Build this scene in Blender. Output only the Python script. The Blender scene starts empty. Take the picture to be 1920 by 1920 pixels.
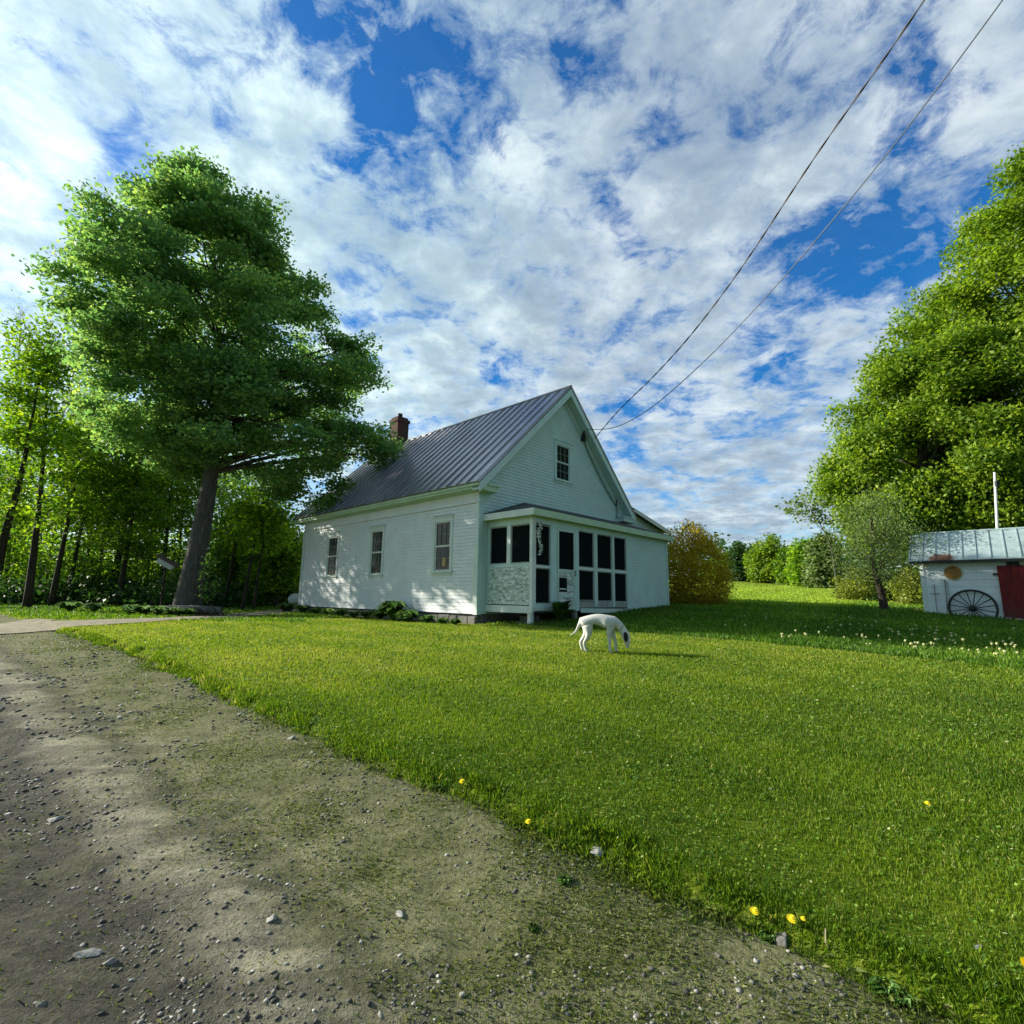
import bpy, math, random
import numpy as np
from mathutils import Vector, Matrix, noise as mnoise

rad = math.radians
scene = bpy.context.scene
COL = scene.collection

# ------------------------------------------------------------------ camera frame
PITCH, ROLL = rad(9.534), rad(.8426)
r0 = np.array([1., 0, 0]); u0 = np.array([0, -math.sin(PITCH), math.cos(PITCH)]); f0 = np.array([0, math.cos(PITCH), math.sin(PITCH)])
rt = math.cos(ROLL)*r0 + math.sin(ROLL)*u0
upv = -math.sin(ROLL)*r0 + math.cos(ROLL)*u0
EYE = np.array([0, 0, 1.6])
def ray(px, py): return (px-960)/960*rt - (py-960)/960*upv + f0
def at(px, py, Y):
    d = ray(px, py); return d/d[1]*Y + EYE

# ------------------------------------------------------------------ terrain
def ss(a, b, x):
    t = np.clip((x-a)/(b-a), 0, 1); return t*t*(3-2*t)
YK = [-50, -5, 1.5, 9, 12, 15, 18, 30, 70, 130, 300, 900]
def wav(x, y, s=1.0):
    return (np.sin(x*1.7*s+.3)*np.cos(y*1.3*s+1.1) + np.sin(x*3.1*s-y*2.3*s)*.5 + np.sin(x*.73*s+y*4.9*s+2)*.35)/1.85
def vn(x, y, s, seed=0):               # smooth value noise, 0..1
    x = np.asarray(x, float)/s+1000.5; y = np.asarray(y, float)/s+1000.5
    xi = np.floor(x).astype(np.int64); yi = np.floor(y).astype(np.int64); fx = x-xi; fy = y-yi
    fx = fx*fx*(3-2*fx); fy = fy*fy*(3-2*fy)
    def h(a, b):
        k = (a*374761393 + b*668265263 + seed*144665) & 0xffffffff
        k = ((k ^ (k >> 13))*1274126177) & 0xffffffff
        return ((k ^ (k >> 16)) & 0xffff)/65535.
    return (h(xi, yi)*(1-fx)+h(xi+1, yi)*fx)*(1-fy)+(h(xi, yi+1)*(1-fx)+h(xi+1, yi+1)*fx)*fy
def fbm(x, y, s, seed=0, oct=4): return sum(vn(x, y, s/2**i, seed+i)*.5**i for i in range(oct))/sum(.5**i for i in range(oct))
def tline(x, y):                       # distance from the lawn's edge towards the road
    w = wav(x, y, 1.0)*.045 + (fbm(x, y, .5, 3)-.5)*.22
    return (x-.46)*-.635 + (y-3.25)*-.772 + w
def base(x, y):
    zr = np.interp(y, YK, [-.2, 0, 0, .66, .78, .88, 1.18, 1.85, 4.3, 6.0, 6.5, 6.5])
    zl = np.interp(y, YK, [-.2, 0, 0, .60, .68, .76, .76, .9, 1.4, 2.0, 3.0, 3.0])
    return zl + (zr-zl)*ss(-3, 4, x)
def gz(x, y):
    t = tline(x, y)
    z = base(x, y) + .018*wav(x, y, .55) + .006*wav(y, x, 3.0)
    far = ss(30, 60, np.hypot(x, y)); z = z + far*.35*wav(x, y, .06)
    lawn = ss(.02, -.10, t)
    z = z + (.06+.045*ss(-2, 1, x))*lawn - .03*ss(.15, 1.0, t)
    z = z - .045*np.exp(-((t-1.95)/.24)**2) - .015*np.exp(-((t-1.22)/.12)**2) + .012*np.exp(-((t-1.35)/.3)**2)
    return z
def rz_(x, y):
    t = tline(x, y)
    return gz(x, y) + .004 + .010*wav(x, y, 5.0)*ss(.3, .6, t) + (.020*(fbm(x, y, .22, 11, 4)-.5)+.018*(fbm(x, y, .9, 21, 2)-.5))*ss(.1, .4, t)
def g1(x, y): return float(gz(np.array(float(x)), np.array(float(y))))

# ------------------------------------------------------------------ house and shed frames
TH = .8146
HC = np.array([-.9718, 15.0]); HU = np.array([math.cos(TH), math.sin(TH)]); HV = np.array([-math.sin(TH), math.cos(TH)])
def hw(a, b):
    q = HC + a*HU + b*HV; return float(q[0]), float(q[1])
SA = np.array([14.5, 18.2]); SX = -HV; SY = HU
def sw(a, b):
    q = SA + a*SX + b*SY; return float(q[0]), float(q[1])

# ------------------------------------------------------------------ helpers
class MB:
    def __init__(s): s.v = []; s.f = []; s.m = []
    def add(s, vs, fs, mi=0):
        n = len(s.v); s.v += [tuple(map(float, p)) for p in vs]; s.f += [tuple(i+n for i in f) for f in fs]; s.m += [mi]*len(fs); return s
    def box(s, x0, x1, y0, y1, z0, z1, mi=0):
        vs = [(x0,y0,z0),(x1,y0,z0),(x1,y1,z0),(x0,y1,z0),(x0,y0,z1),(x1,y0,z1),(x1,y1,z1),(x0,y1,z1)]
        return s.add(vs, [(0,3,2,1),(4,5,6,7),(0,1,5,4),(1,2,6,5),(2,3,7,6),(3,0,4,7)], mi)
    def hexa(s, b, t, mi=0):           # bottom quad, top quad
        return s.add(list(b)+list(t), [(0,3,2,1),(4,5,6,7),(0,1,5,4),(1,2,6,5),(2,3,7,6),(3,0,4,7)], mi)
    def slab(s, pts, off, mi=0):       # polygon extruded by vector
        n = len(pts); q = [tuple(p[i]+off[i] for i in range(3)) for p in pts]
        fs = [tuple(range(n))[::-1], tuple(range(n, 2*n))] + [(i, (i+1) % n, n+(i+1) % n, n+i) for i in range(n)]
        return s.add(list(pts)+q, fs, mi)
    def tube(s, pts, rs, n=8, mi=0, cap=True):
        pts = [Vector(p) for p in pts]
        if not hasattr(rs, '__len__'): rs = [rs]*len(pts)
        rings = []; prev = None
        for i, p in enumerate(pts):
            d = (pts[min(i+1, len(pts)-1)] - pts[max(i-1, 0)]).normalized()
            if prev is None:
                a = d.orthogonal().normalized()
            else:
                a = (prev - d*prev.dot(d))
                a = a.normalized() if a.length > 1e-6 else d.orthogonal().normalized()
            prev = a; b = d.cross(a)
            rings.append([p + (a*math.cos(2*math.pi*k/n) + b*math.sin(2*math.pi*k/n))*rs[i] for k in range(n)])
        vs = [q for r in rings for q in r]; fs = []
        for i in range(len(pts)-1):
            for k in range(n):
                fs.append((i*n+k, i*n+(k+1) % n, (i+1)*n+(k+1) % n, (i+1)*n+k))
        if cap: fs.append(tuple(range(n))[::-1]); fs.append(tuple((len(pts)-1)*n+k for k in range(n)))
        return s.add(vs, fs, mi)
    def build(s, name, mat, parent=None, loc=None, rz=0, smooth=False, bevel=0):
        me = bpy.data.meshes.new(name); me.from_pydata(s.v, [], s.f)
        for m in (mat if isinstance(mat, (list, tuple)) else [mat]): me.materials.append(m)
        me.polygons.foreach_set('material_index', s.m)
        if smooth: me.polygons.foreach_set('use_smooth', [True]*len(me.polygons))
        me.update()
        o = bpy.data.objects.new(name, me); COL.objects.link(o)
        if parent is not None: o.parent = parent
        if loc is not None: o.location = loc
        o.rotation_euler.z = rz
        if bevel:
            b = o.modifiers.new('bevel', 'BEVEL'); b.width = bevel; b.segments = 2; b.limit_method = 'ANGLE'
        return o

def npmesh(name, verts, faces, mat, parent=None, tone=None, smooth=False):
    verts = np.ascontiguousarray(verts, dtype=np.float32); faces = np.ascontiguousarray(faces, dtype=np.int32)
    me = bpy.data.meshes.new(name); nf, k = faces.shape
    me.vertices.add(len(verts)); me.vertices.foreach_set('co', verts.ravel())
    me.loops.add(nf*k); me.loops.foreach_set('vertex_index', faces.ravel())
    me.polygons.add(nf); me.polygons.foreach_set('loop_start', np.arange(0, nf*k, k, dtype=np.int32))
    me.polygons.foreach_set('loop_total', np.full(nf, k, dtype=np.int32))
    if smooth: me.polygons.foreach_set('use_smooth', np.ones(nf, dtype=bool))
    me.update(calc_edges=True)
    if tone is not None:
        a = me.attributes.new('tone', 'FLOAT', 'FACE'); a.data.foreach_set('value', np.ascontiguousarray(tone, dtype=np.float32))
    me.materials.append(mat)
    o = bpy.data.objects.new(name, me); COL.objects.link(o)
    if parent is not None: o.parent = parent
    return o

def tag(o, label=None, cat=None, group=None, kind=None):
    if label: o['label'] = label
    if cat: o['category'] = cat
    if group: o['group'] = group
    if kind: o['kind'] = kind
    return o
def empty(name, loc=(0,0,0), rz=0, label=None, cat=None, group=None):
    o = bpy.data.objects.new(name, None); COL.objects.link(o); o.location = loc; o.rotation_euler.z = rz
    o.empty_display_size = .3
    return tag(o, label, cat, group)

# ------------------------------------------------------------------ materials
class NT:
    def __init__(s, name):
        s.m = bpy.data.materials.new(name); s.m.use_nodes = True; s.t = s.m.node_tree; s.t.nodes.clear()
        s.out = s.t.nodes.new('ShaderNodeOutputMaterial')
    def n(s, typ, **kw):
        nd = s.t.nodes.new(typ)
        for k, v in kw.items():
            if k.startswith('i_'):
                nd.inputs[k[2:].replace('_', ' ')].default_value = v
            else: setattr(nd, k, v)
        return nd
    def l(s, a, b): s.t.links.new(a, b)
    def noise(s, scale, detail=4, rough=.6, vec=None, dist=0):
        nd = s.n('ShaderNodeTexNoise'); nd.inputs['Scale'].default_value = scale; nd.inputs['Detail'].default_value = detail
        nd.inputs['Roughness'].default_value = rough; nd.inputs['Distortion'].default_value = dist
        if vec is not None: s.l(vec, nd.inputs['Vector'])
        return nd.outputs['Fac']
    def math(s, op, a, b=0., clamp=False):
        nd = s.n('ShaderNodeMath', operation=op); nd.use_clamp = clamp
        for i, x in enumerate((a, b)):
            if isinstance(x, (int, float)): nd.inputs[i].default_value = x
            else: s.l(x, nd.inputs[i])
        return nd.outputs[0]
    def ramp(s, fac, stops, interp='LINEAR'):
        nd = s.n('ShaderNodeValToRGB'); cr = nd.color_ramp; cr.interpolation = interp
        cr.elements.remove(cr.elements[1])
        for i, (p, c) in enumerate(stops):
            if i == 0: e = cr.elements[0]; e.position = p
            else: e = cr.elements.new(p)
            e.color = (c, c, c, 1) if isinstance(c, (int, float)) else (*c, 1)
        s.l(fac, nd.inputs['Fac']); return nd.outputs['Color']
    def mix(s, fac, a, b, typ='MIX'):
        nd = s.n('ShaderNodeMix', data_type='RGBA', blend_type=typ)
        for sock, x in ((nd.inputs[0], fac), (nd.inputs[6], a), (nd.inputs[7], b)):
            if isinstance(x, (int, float)): sock.default_value = x
            elif isinstance(x, (tuple, list)): sock.default_value = (*x, 1)
            else: s.l(x, sock)
        return nd.outputs[2]
    def coord(s, which='Object'): return s.n('ShaderNodeTexCoord').outputs[which]
    def geo(s): return s.n('ShaderNodeNewGeometry').outputs['Position']
    def bsdf(s, col, rough=.7, metal=0, spec=.4, bump=None, bstr=.3, bdist=.02):
        b = s.n('ShaderNodeBsdfPrincipled')
        if isinstance(col, (tuple, list)): b.inputs['Base Color'].default_value = (*col, 1)
        else: s.l(col, b.inputs['Base Color'])
        if isinstance(rough, (int, float)): b.inputs['Roughness'].default_value = rough
        else: s.l(rough, b.inputs['Roughness'])
        b.inputs['Metallic'].default_value = metal; b.inputs['Specular IOR Level'].default_value = spec
        if bump is not None:
            n = s.n('ShaderNodeBump'); n.inputs['Strength'].default_value = bstr; n.inputs['Distance'].default_value = bdist
            s.l(bump, n.inputs['Height']); s.l(n.outputs[0], b.inputs['Normal'])
        return b.outputs[0]
    def done(s, sh): s.l(sh, s.out.inputs['Surface']); return s.m

def simple(name, col, rough=.7, metal=0, spec=.4, var=.25, scale=6, bstr=.15):
    t = NT(name); c = t.coord(); nz = t.noise(scale, 5, .6, c)
    lo = tuple(x*(1-var) for x in col); hi = tuple(min(1, x*(1+var)) for x in col)
    colr = t.ramp(nz, [(.3, lo), (.7, hi)])
    return t.done(t.bsdf(colr, rough, metal, spec, bump=t.noise(scale*9, 3, .6, c), bstr=bstr, bdist=.01))

def leafmat(name, stops, trans=.45, tcol=1.5, rough=.55):
    t = NT(name); a = t.n('ShaderNodeAttribute', attribute_name='tone')
    col = t.ramp(a.outputs['Fac'], stops)
    p = t.bsdf(col, rough, 0, .35)
    tr = t.n('ShaderNodeBsdfTranslucent')
    tc = t.mix(1.0, col, (tcol, tcol*1.02, tcol*.55), 'MULTIPLY'); t.l(tc, tr.inputs['Color'])
    m = t.n('ShaderNodeMixShader'); m.inputs[0].default_value = trans
    t.l(p, m.inputs[1]); t.l(tr.outputs[0], m.inputs[2])
    return t.done(m.outputs[0])

M = {}
M['maple'] = leafmat('maple_leaf', [(0, (.06,.15,.065)), (.5, (.125,.245,.09)), (1, (.28,.38,.10))], .58, 1.9)
M['maple_r'] = leafmat('sunny_maple_leaf', [(0, (.06,.13,.012)), (.5, (.16,.265,.014)), (1, (.31,.41,.025))], .48)
M['lime'] = leafmat('lime_leaf', [(0, (.05,.12,.008)), (.5, (.15,.28,.014)), (1, (.32,.42,.02))], .55, 1.8)
M['wood_leaf'] = leafmat('woodland_leaf', [(0, (.03,.08,.006)), (.5, (.10,.20,.012)), (1, (.25,.35,.02))], .55, 1.8)
M['dark_leaf'] = leafmat('dark_leaf', [(0, (.015,.045,.012)), (.6, (.04,.10,.02)), (1, (.08,.17,.03))], .4)
M['grey_leaf'] = leafmat('grey_green_leaf', [(0, (.05,.095,.025)), (.5, (.13,.20,.055)), (1, (.26,.33,.12))], .45)
M['orange'] = leafmat('amber_leaf', [(0, (.12,.12,.008)), (.5, (.38,.29,.012)), (1, (.62,.46,.03))], .5)
M['yellow_shrub'] = leafmat('yellow_green_leaf', [(0, (.08,.12,.012)), (.5, (.19,.24,.025)), (1, (.34,.36,.06))], .4)
M['hosta'] = leafmat('hosta_leaf', [(0, (.03,.09,.015)), (.5, (.09,.20,.03)), (1, (.22,.36,.10))], .3)
M['grass'] = leafmat('grass_blade', [(0, (.05,.115,.004)), (.4, (.13,.225,.007)), (.75, (.235,.315,.014)), (1, (.38,.37,.10))], .42, 1.35)
M['tallgrass'] = leafmat('tall_grass_blade', [(0, (.02,.07,.006)), (.6, (.10,.22,.012)), (1, (.34,.46,.04))], .42, 1.35)
M['weed'] = leafmat('verge_blade', [(0, (.05,.09,.010)), (.5, (.11,.155,.022)), (1, (.26,.26,.10))], .35, 1.3)

def barkmat(name, a, b):
    t = NT(name); c = t.geo()
    mp = t.n('ShaderNodeMapping'); mp.inputs['Scale'].default_value = (7, 7, 1.1); t.l(c, mp.inputs['Vector'])
    nz = t.noise(2.2, 6, .7, mp.outputs[0], .6)
    return t.done(t.bsdf(t.ramp(nz, [(.3, a), (.72, b)]), .9, 0, .2, bump=nz, bstr=.9, bdist=.05))
M['bark'] = barkmat('maple_bark', (.035,.032,.028), (.15,.14,.125))
M['darkbark'] = barkmat('dark_bark', (.018,.014,.010), (.07,.058,.045))
M['palebark'] = barkmat('pale_bark', (.10,.095,.085), (.26,.25,.23))

def paint(name, col, dirt=.12, zdirt=None, scale=2.0):
    t = NT(name); c = t.coord()
    nz = t.noise(scale, 6, .65, c); f = t.noise(28, 4, .6, c)
    a = t.ramp(nz, [(.35, tuple(x*(1-dirt) for x in col)), (.65, col)])
    g = t.ramp(f, [(.28, (.80,.82,.80)), (.5, (1,1,1))])
    return t.done(t.bsdf(t.mix(1.0, a, g, 'MULTIPLY'), .55, 0, .35, bump=f, bstr=.12, bdist=.004))
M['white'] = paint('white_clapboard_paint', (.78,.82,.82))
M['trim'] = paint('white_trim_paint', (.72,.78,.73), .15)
M['mint'] = paint('mint_white_paint', (.55,.72,.68), .12)  # white paint with the gable's teal shade put into its colour
M['minttrim'] = paint('mint_trim_paint', (.56,.71,.63), .15)  # white trim carrying the same shade tint in its colour
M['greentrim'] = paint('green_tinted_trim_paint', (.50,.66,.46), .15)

def peel():
    t = NT('peeling_paint'); c = t.coord()
    mp = t.n('ShaderNodeMapping'); mp.inputs['Scale'].default_value = (7, 7, 15); t.l(c, mp.inputs['Vector'])
    nz = t.noise(1.0, 9, .78, mp.outputs[0], .2)
    col = t.ramp(nz, [(.36, (.16,.19,.15)), (.48, (.40,.46,.40)), (.56, (.74,.80,.76))])
    return t.done(t.bsdf(col, .8, 0, .2, bump=nz, bstr=.5, bdist=.01))
M['peel'] = peel()
M['screen'] = simple('insect_screen', (.006,.010,.010), .9, 0, .04, .3, 30)
M['frame_dark'] = simple('grey_weathered_frame', (.30,.33,.30), .7)
def glass():
    t = NT('window_pane'); c = t.coord()
    nz = t.noise(1.7, 3, .5, c)
    return t.done(t.bsdf(t.ramp(nz, [(.4, (.006,.010,.012)), (.7, (.02,.035,.035))]),   .08, 0, .18, bump=nz, bstr=.08, bdist=.05))
M['glass'] = glass()
M['muntin'] = simple('dim_muntin_paint', (.22,.27,.25), .7)
M['curtain'] = simple('net_curtain', (.30,.34,.30), .9, 0, .1, .3, 14)
M['lamp'] = simple('amber_ornament', (.5,.32,.10), .5)

def roofmat():
    t = NT('standing_seam_metal'); c = t.coord()
    mp = t.n('ShaderNodeMapping'); mp.inputs['Scale'].default_value = (.5, 2.2, .5); t.l(c, mp.inputs['Vector'])
    nz = t.noise(1.2, 5, .6, mp.outputs[0])
    f = t.noise(9, 4, .6, c)
    col = t.ramp(nz, [(.3, (.27,.26,.285)), (.7, (.42,.41,.435))])
    return t.done(t.bsdf(col, t.ramp(f, [(.3, .26), (.7, .42)]), .8, .5, bump=nz, bstr=.06, bdist=.05))
M['roof'] = roofmat()
M['porchroof'] = simple('dark_felt_roof', (.035,.045,.045), .8, 0, .3, .3, 4)
def tin():
    t = NT('tin_roof'); c = t.coord()
    f = t.noise(5, 5, .6, c)
    base_ = t.ramp(f, [(.3, (.31,.41,.41)), (.7, (.43,.52,.52))])
    sx = t.n('ShaderNodeSeparateXYZ'); t.l(c, sx.inputs[0])
    dx = t.math('SUBTRACT', sx.outputs[0], .62); dy = t.math('SUBTRACT', sx.outputs[1], -.25)
    d = t.math('SQRT', t.math('ADD', t.math('POWER', t.math('MULTIPLY', dx, 1.0), 2.), t.math('POWER', t.math('MULTIPLY', dy, 1.7), 2.)))
    d = t.math('SUBTRACT', d, t.math('MULTIPLY', t.math('SUBTRACT', t.noise(7, 5, .7, c), .5), .55))
    r = t.ramp(d, [(.30, 1.0), (.42, 0.0)])
    rust = t.ramp(f, [(.35, (.12,.05,.03)), (.65, (.25,.12,.08))])
    return t.done(t.bsdf(t.mix(r, base_, rust), .45, .35, .4, bump=f, bstr=.1, bdist=.02))
M['tin'] = tin()
def brick():
    t = NT('red_brick'); c = t.coord()
    b = t.n('ShaderNodeTexBrick'); b.inputs['Color1'].default_value = (.055,.026,.023,1); b.inputs['Color2'].default_value = (.08,.03,.026,1)
    b.inputs['Mortar'].default_value = (.16,.14,.13,1); b.inputs['Scale'].default_value = 4.2; b.inputs['Mortar Size'].default_value = .012
    mp = t.n('ShaderNodeMapping'); mp.inputs['Rotation'].default_value = (rad(90), 0, 0); t.l(c, mp.inputs['Vector'])
    t.l(mp.outputs[0], b.inputs['Vector'])
    return t.done(t.bsdf(b.outputs['Color'], .9, 0, .2, bump=b.outputs['Fac'], bstr=-.4, bdist=.01))
M['brick'] = brick()
def stone(name, a, b, sc=3.):
    t = NT(name); c = t.coord(); v = t.n('ShaderNodeTexVoronoi'); v.inputs['Scale'].default_value = sc; t.l(c, v.inputs['Vector'])
    nz = t.noise(9, 6, .7, c)
    col = t.mix(.5, t.ramp(v.outputs['Color'], [(0, a), (1, b)]), t.ramp(nz, [(.3, a), (.7, b)]))
    return t.done(t.bsdf(col, .9, 0, .2, bump=nz, bstr=.6, bdist=.03))
M['stone'] = stone('field_stone', (.07,.07,.06), (.26,.25,.22))
M['palestone'] = stone('pale_stone', (.20,.20,.18), (.42,.41,.38))
M['darkdirt'] = simple('crawl_space_shadowed_soil', (.02,.018,.015), .95)
M['redwood'] = None
def red():
    t = NT('worn_red_paint'); c = t.coord()
    mp = t.n('ShaderNodeMapping'); mp.inputs['Scale'].default_value = (9, 9, 1.4); t.l(c, mp.inputs['Vector'])
    nz = t.noise(1.5, 6, .7, mp.outputs[0])
    sx = t.n('ShaderNodeSeparateXYZ'); t.l(c, sx.inputs[0])
    low = t.math('ADD', t.math('MULTIPLY', t.math('SUBTRACT', 1.75, sx.outputs[2]), .9), t.math('MULTIPLY', t.math('SUBTRACT', nz, .5), 1.4), True)
    col = t.mix(low, t.ramp(nz, [(.3, (.10,.006,.006)), (.7, (.19,.012,.011))]), (.075,.045,.04))
    return t.done(t.bsdf(col, .7, 0, .3, bump=nz, bstr=.4, bdist=.01))
M['red'] = red()
M['iron'] = simple('black_iron', (.022,.027,.028), .6, .3)
M['ochre'] = simple('ochre_disc_paint', (.30,.15,.03), .6, 0, .3, .25, 8)
M['disc_rim'] = simple('pale_tan_rim', (.55,.45,.27), .6)
M['greywood'] = simple('weathered_grey_wood', (.26,.25,.22), .85, 0, .2, .3, 5)
M['cable'] = simple('cable_sheath', (.035,.03,.035), .6)
M['cable2'] = simple('grey_cable_sheath', (.10,.12,.15), .6)
M['fur'] = simple('white_short_fur', (.56,.56,.52), .85, 0, .1, .14, 14)
M['blackfur'] = simple('black_short_fur', (.012,.011,.012), .7, 0, .3)
M['nose'] = simple('dark_nose', (.03,.025,.025), .4)
M['dandelion'] = simple('dandelion_yellow', (.88,.72,.03), .7, 0, .2, .15, 60)
M['seed'] = simple('pale_seed_head', (.42,.42,.20), .9, 0, .1, .2, 30)
M['stem'] = simple('green_stem', (.12,.20,.04), .7)
M['straw'] = simple('dry_stem', (.35,.30,.18), .8)
M['whitepaint'] = simple('white_gloss_paint', (.55,.57,.56), .35, 0, .5, .06)
M['brownroof'] = simple('brown_shingle', (.10,.065,.045), .85)
M['petal'] = simple('cream_petal', (.62,.52,.16), .7, 0, .2, .3, 20)

def groundmat():
    t = NT('lawn_soil_and_turf'); g = t.geo()
    n1 = t.noise(.35, 5, .6, g); n2 = t.noise(9, 5, .7, g); n3 = t.noise(70, 3, .7, g)
    turf = t.ramp(n2, [(.25, (.05,.075,.006)), (.5, (.11,.15,.008)), (.75, (.18,.20,.012))])
    turf = t.mix(t.ramp(n3, [(.35, 0.0), (.7, .6)]), turf, (.15,.20,.02))
    turf2 = t.mix(1.0, turf, t.ramp(n1, [(.35, (.75,.85,.9)), (.65, (1.15,1.08,1.0))]), 'MULTIPLY')
    # bare soil and moss where the lawn breaks off towards the road
    dp = t.n('ShaderNodeVectorMath', operation='DOT_PRODUCT'); t.l(g, dp.inputs[0]); dp.inputs[1].default_value = (-.635, -.772, 0)
    tt = t.math('ADD', dp.outputs['Value'], .46*.635+3.25*.772)
    tt = t.math('ADD', tt, t.math('MULTIPLY', t.math('SUBTRACT', t.noise(1.3, 5, .65, g), .5), .35))
    soil = t.ramp(n2, [(.3, (.035,.03,.018)), (.7, (.10,.095,.06))])
    col = t.mix(t.ramp(tt, [(.0, 0.), (.10, 1.)]), turf2, soil)
    return t.done(t.bsdf(col, .95, 0, .15, bump=t.mix(.5, n2, n3), bstr=.5, bdist=.03))
M['ground'] = groundmat()

def roadmat():
    t = NT('packed_gravel_dirt'); g = t.geo()
    dp = t.n('ShaderNodeVectorMath', operation='DOT_PRODUCT'); t.l(g, dp.inputs[0]); dp.inputs[1].default_value = (-.635, -.772, 0)
    tt = t.math('ADD', dp.outputs['Value'], .46*.635+3.25*.772)
    wob = t.noise(.9, 6, .65, g); tw = t.math('ADD', tt, t.math('MULTIPLY', t.math('SUBTRACT', wob, .5), .6))
    # stretched along the travel direction
    mp = t.n('ShaderNodeMapping'); mp.inputs['Rotation'].default_value = (0, 0, rad(39.4)); mp.inputs['Scale'].default_value = (1.0, 5.0, 1)
    t.l(g, mp.inputs['Vector'])
    streak = t.noise(.8, 5, .65, mp.outputs[0], .3)
    fine = t.noise(26, 6, .75, g); mid = t.noise(5, 6, .7, g, .4)
    v = t.n('ShaderNodeTexVoronoi'); v.inputs['Scale'].default_value = 42; v.inputs['Randomness'].default_value = 1; t.l(g, v.inputs['Vector'])
    pale = t.ramp(fine, [(.25, (.18,.17,.118)), (.5, (.31,.29,.21)), (.75, (.42,.395,.30))])
    dark = t.ramp(fine, [(.25, (.025,.026,.022)), (.55, (.060,.058,.046)), (.8, (.14,.13,.10))])
    green = t.ramp(fine, [(.25, (.055,.066,.016)), (.5, (.12,.132,.038)), (.75, (.21,.21,.085))])
    sp2 = t.noise(60, 3, .8, g)
    speck = t.ramp(sp2, [(.34, (.60,.60,.60)), (.46, (.97,.97,.97)), (.60, (1.0,1.0,1.0)), (.70, (1.5,1.48,1.42))])
    band = t.ramp(t.math('DIVIDE', tw, 5.), [(.325, 0.), (.36, 1.), (.455, 1.), (.49, 0.)])
    band2 = t.ramp(t.math('DIVIDE', tw, 5.), [(.66, 0.), (.70, .9), (.77, .9), (.81, 0.)])
    st = t.ramp(streak, [(.42, 0.), (.60, .75)])
    col = t.mix(st, pale, dark)
    col = t.mix(t.math('MULTIPLY', band, .9), col, dark)
    col = t.mix(t.ramp(t.math('DIVIDE', tw, 5.), [(.215, 0.), (.235, .6), (.26, .6), (.285, 0.)]), col, dark)
    col = t.mix(band2, col, dark)
    gm = t.ramp(t.math('DIVIDE', t.math('ADD', tw, t.math('MULTIPLY', t.math('SUBTRACT', mid, .5), .9)), 5.), [(.18, 1.), (.34, 0.)])
    gp = t.ramp(t.noise(2.1, 5, .7, g), [(.50, 0.), (.68, .65)])
    gm = t.math('MAXIMUM', gm, t.math('MULTIPLY', gp, t.ramp(t.math('DIVIDE', tw, 5.), [(.2, 1.), (.5, .5)])))
    col = t.mix(t.math('MULTIPLY', gm, .72), col, green)
    col = t.mix(.8, col, t.mix(1.0, col, speck, 'MULTIPLY'))
    bmp = t.math('ADD', t.math('MULTIPLY', fine, .8), t.math('MULTIPLY', sp2, .5))
    bmp = t.math('ADD', bmp, t.math('MULTIPLY', mid, 1.2))
    return t.done(t.bsdf(col, .95, 0, .15, bump=bmp, bstr=.9, bdist=.03))
M['road'] = roadmat()
M['drive'] = simple('pale_drive_gravel', (.26,.235,.165), .95, 0, .15, .3, 5, .5)
def rocks():
    t = NT('loose_gravel'); a = t.n('ShaderNodeAttribute', attribute_name='tone')
    return t.done(t.bsdf(t.ramp(a.outputs['Fac'], [(0, (.04,.04,.036)), (.55, (.14,.135,.115)), (1, (.40,.39,.35))]), .8, 0, .3))
M['rocks'] = rocks()

# ------------------------------------------------------------------ ground, road, drive
def axis(lo, hi, fine_lo, fine_hi, fine, grow=1.12):
    a = list(np.arange(fine_lo, fine_hi, fine)); s = fine
    x = fine_lo
    left = []
    while x > lo: s *= grow; x -= s; left.append(x)
    s = fine; x = a[-1]; right = []
    while x < hi: s *= grow; x += s; right.append(x)
    return np.array(left[::-1]+a+right)
def sheet(name, X, Y, Z, mat, keep=None, smooth=True):
    ny, nx = X.shape; idx = np.arange(nx*ny).reshape(ny, nx)
    F = np.stack([idx[:-1,:-1], idx[:-1,1:], idx[1:,1:], idx[1:,:-1]], -1).reshape(-1, 4)
    if keep is not None:
        k = keep.ravel(); F = F[k[F].all(axis=1)]
        used = np.unique(F); rm = np.full(nx*ny, -1); rm[used] = np.arange(len(used)); F = rm[F]
        V = np.stack([X.ravel(), Y.ravel(), Z.ravel()], -1)[used]
    else: V = np.stack([X.ravel(), Y.ravel(), Z.ravel()], -1)
    return npmesh(name, V, F, mat, smooth=smooth)
gx = axis(-900, 900, -11, 13, .07, 1.08); gy = axis(-60, 1200, 1.0, 14.0, .07, 1.08)
X, Y = np.meshgrid(gx, gy)
Z = gz(X, Y); T = tline(X, Y)
Z = np.where((T > .06) & (T < 5.0), Z-.03, Z)
ground = sheet('ground', X, Y, Z, M['ground'])
tag(ground, 'mown green lawn and rising field under the grass', None, None, 'structure')
# road, laid out along its own direction
al = axis(-40, 60, -3, 8, .022, 1.04); tt = np.concatenate([np.arange(-.12, 3.2, .022), np.arange(3.2, 5.6, .12)])
AL, TT = np.meshgrid(al, tt)
dx, dy = -.772, .635
RX = .46 + AL*dx - TT*.635; RY = 3.25 + AL*dy - TT*.772
RZ = rz_(RX, RY) - .02*ss(.10, -.05, tline(RX, RY))
RZ = np.where(tline(RX, RY) < .02, RZ-.10, RZ)
road = sheet('dirt_road', RX, RY, RZ, M['road'])
tag(road, 'dirt and gravel road with darker wheel tracks along the lawn', None, None, 'structure')
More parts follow.
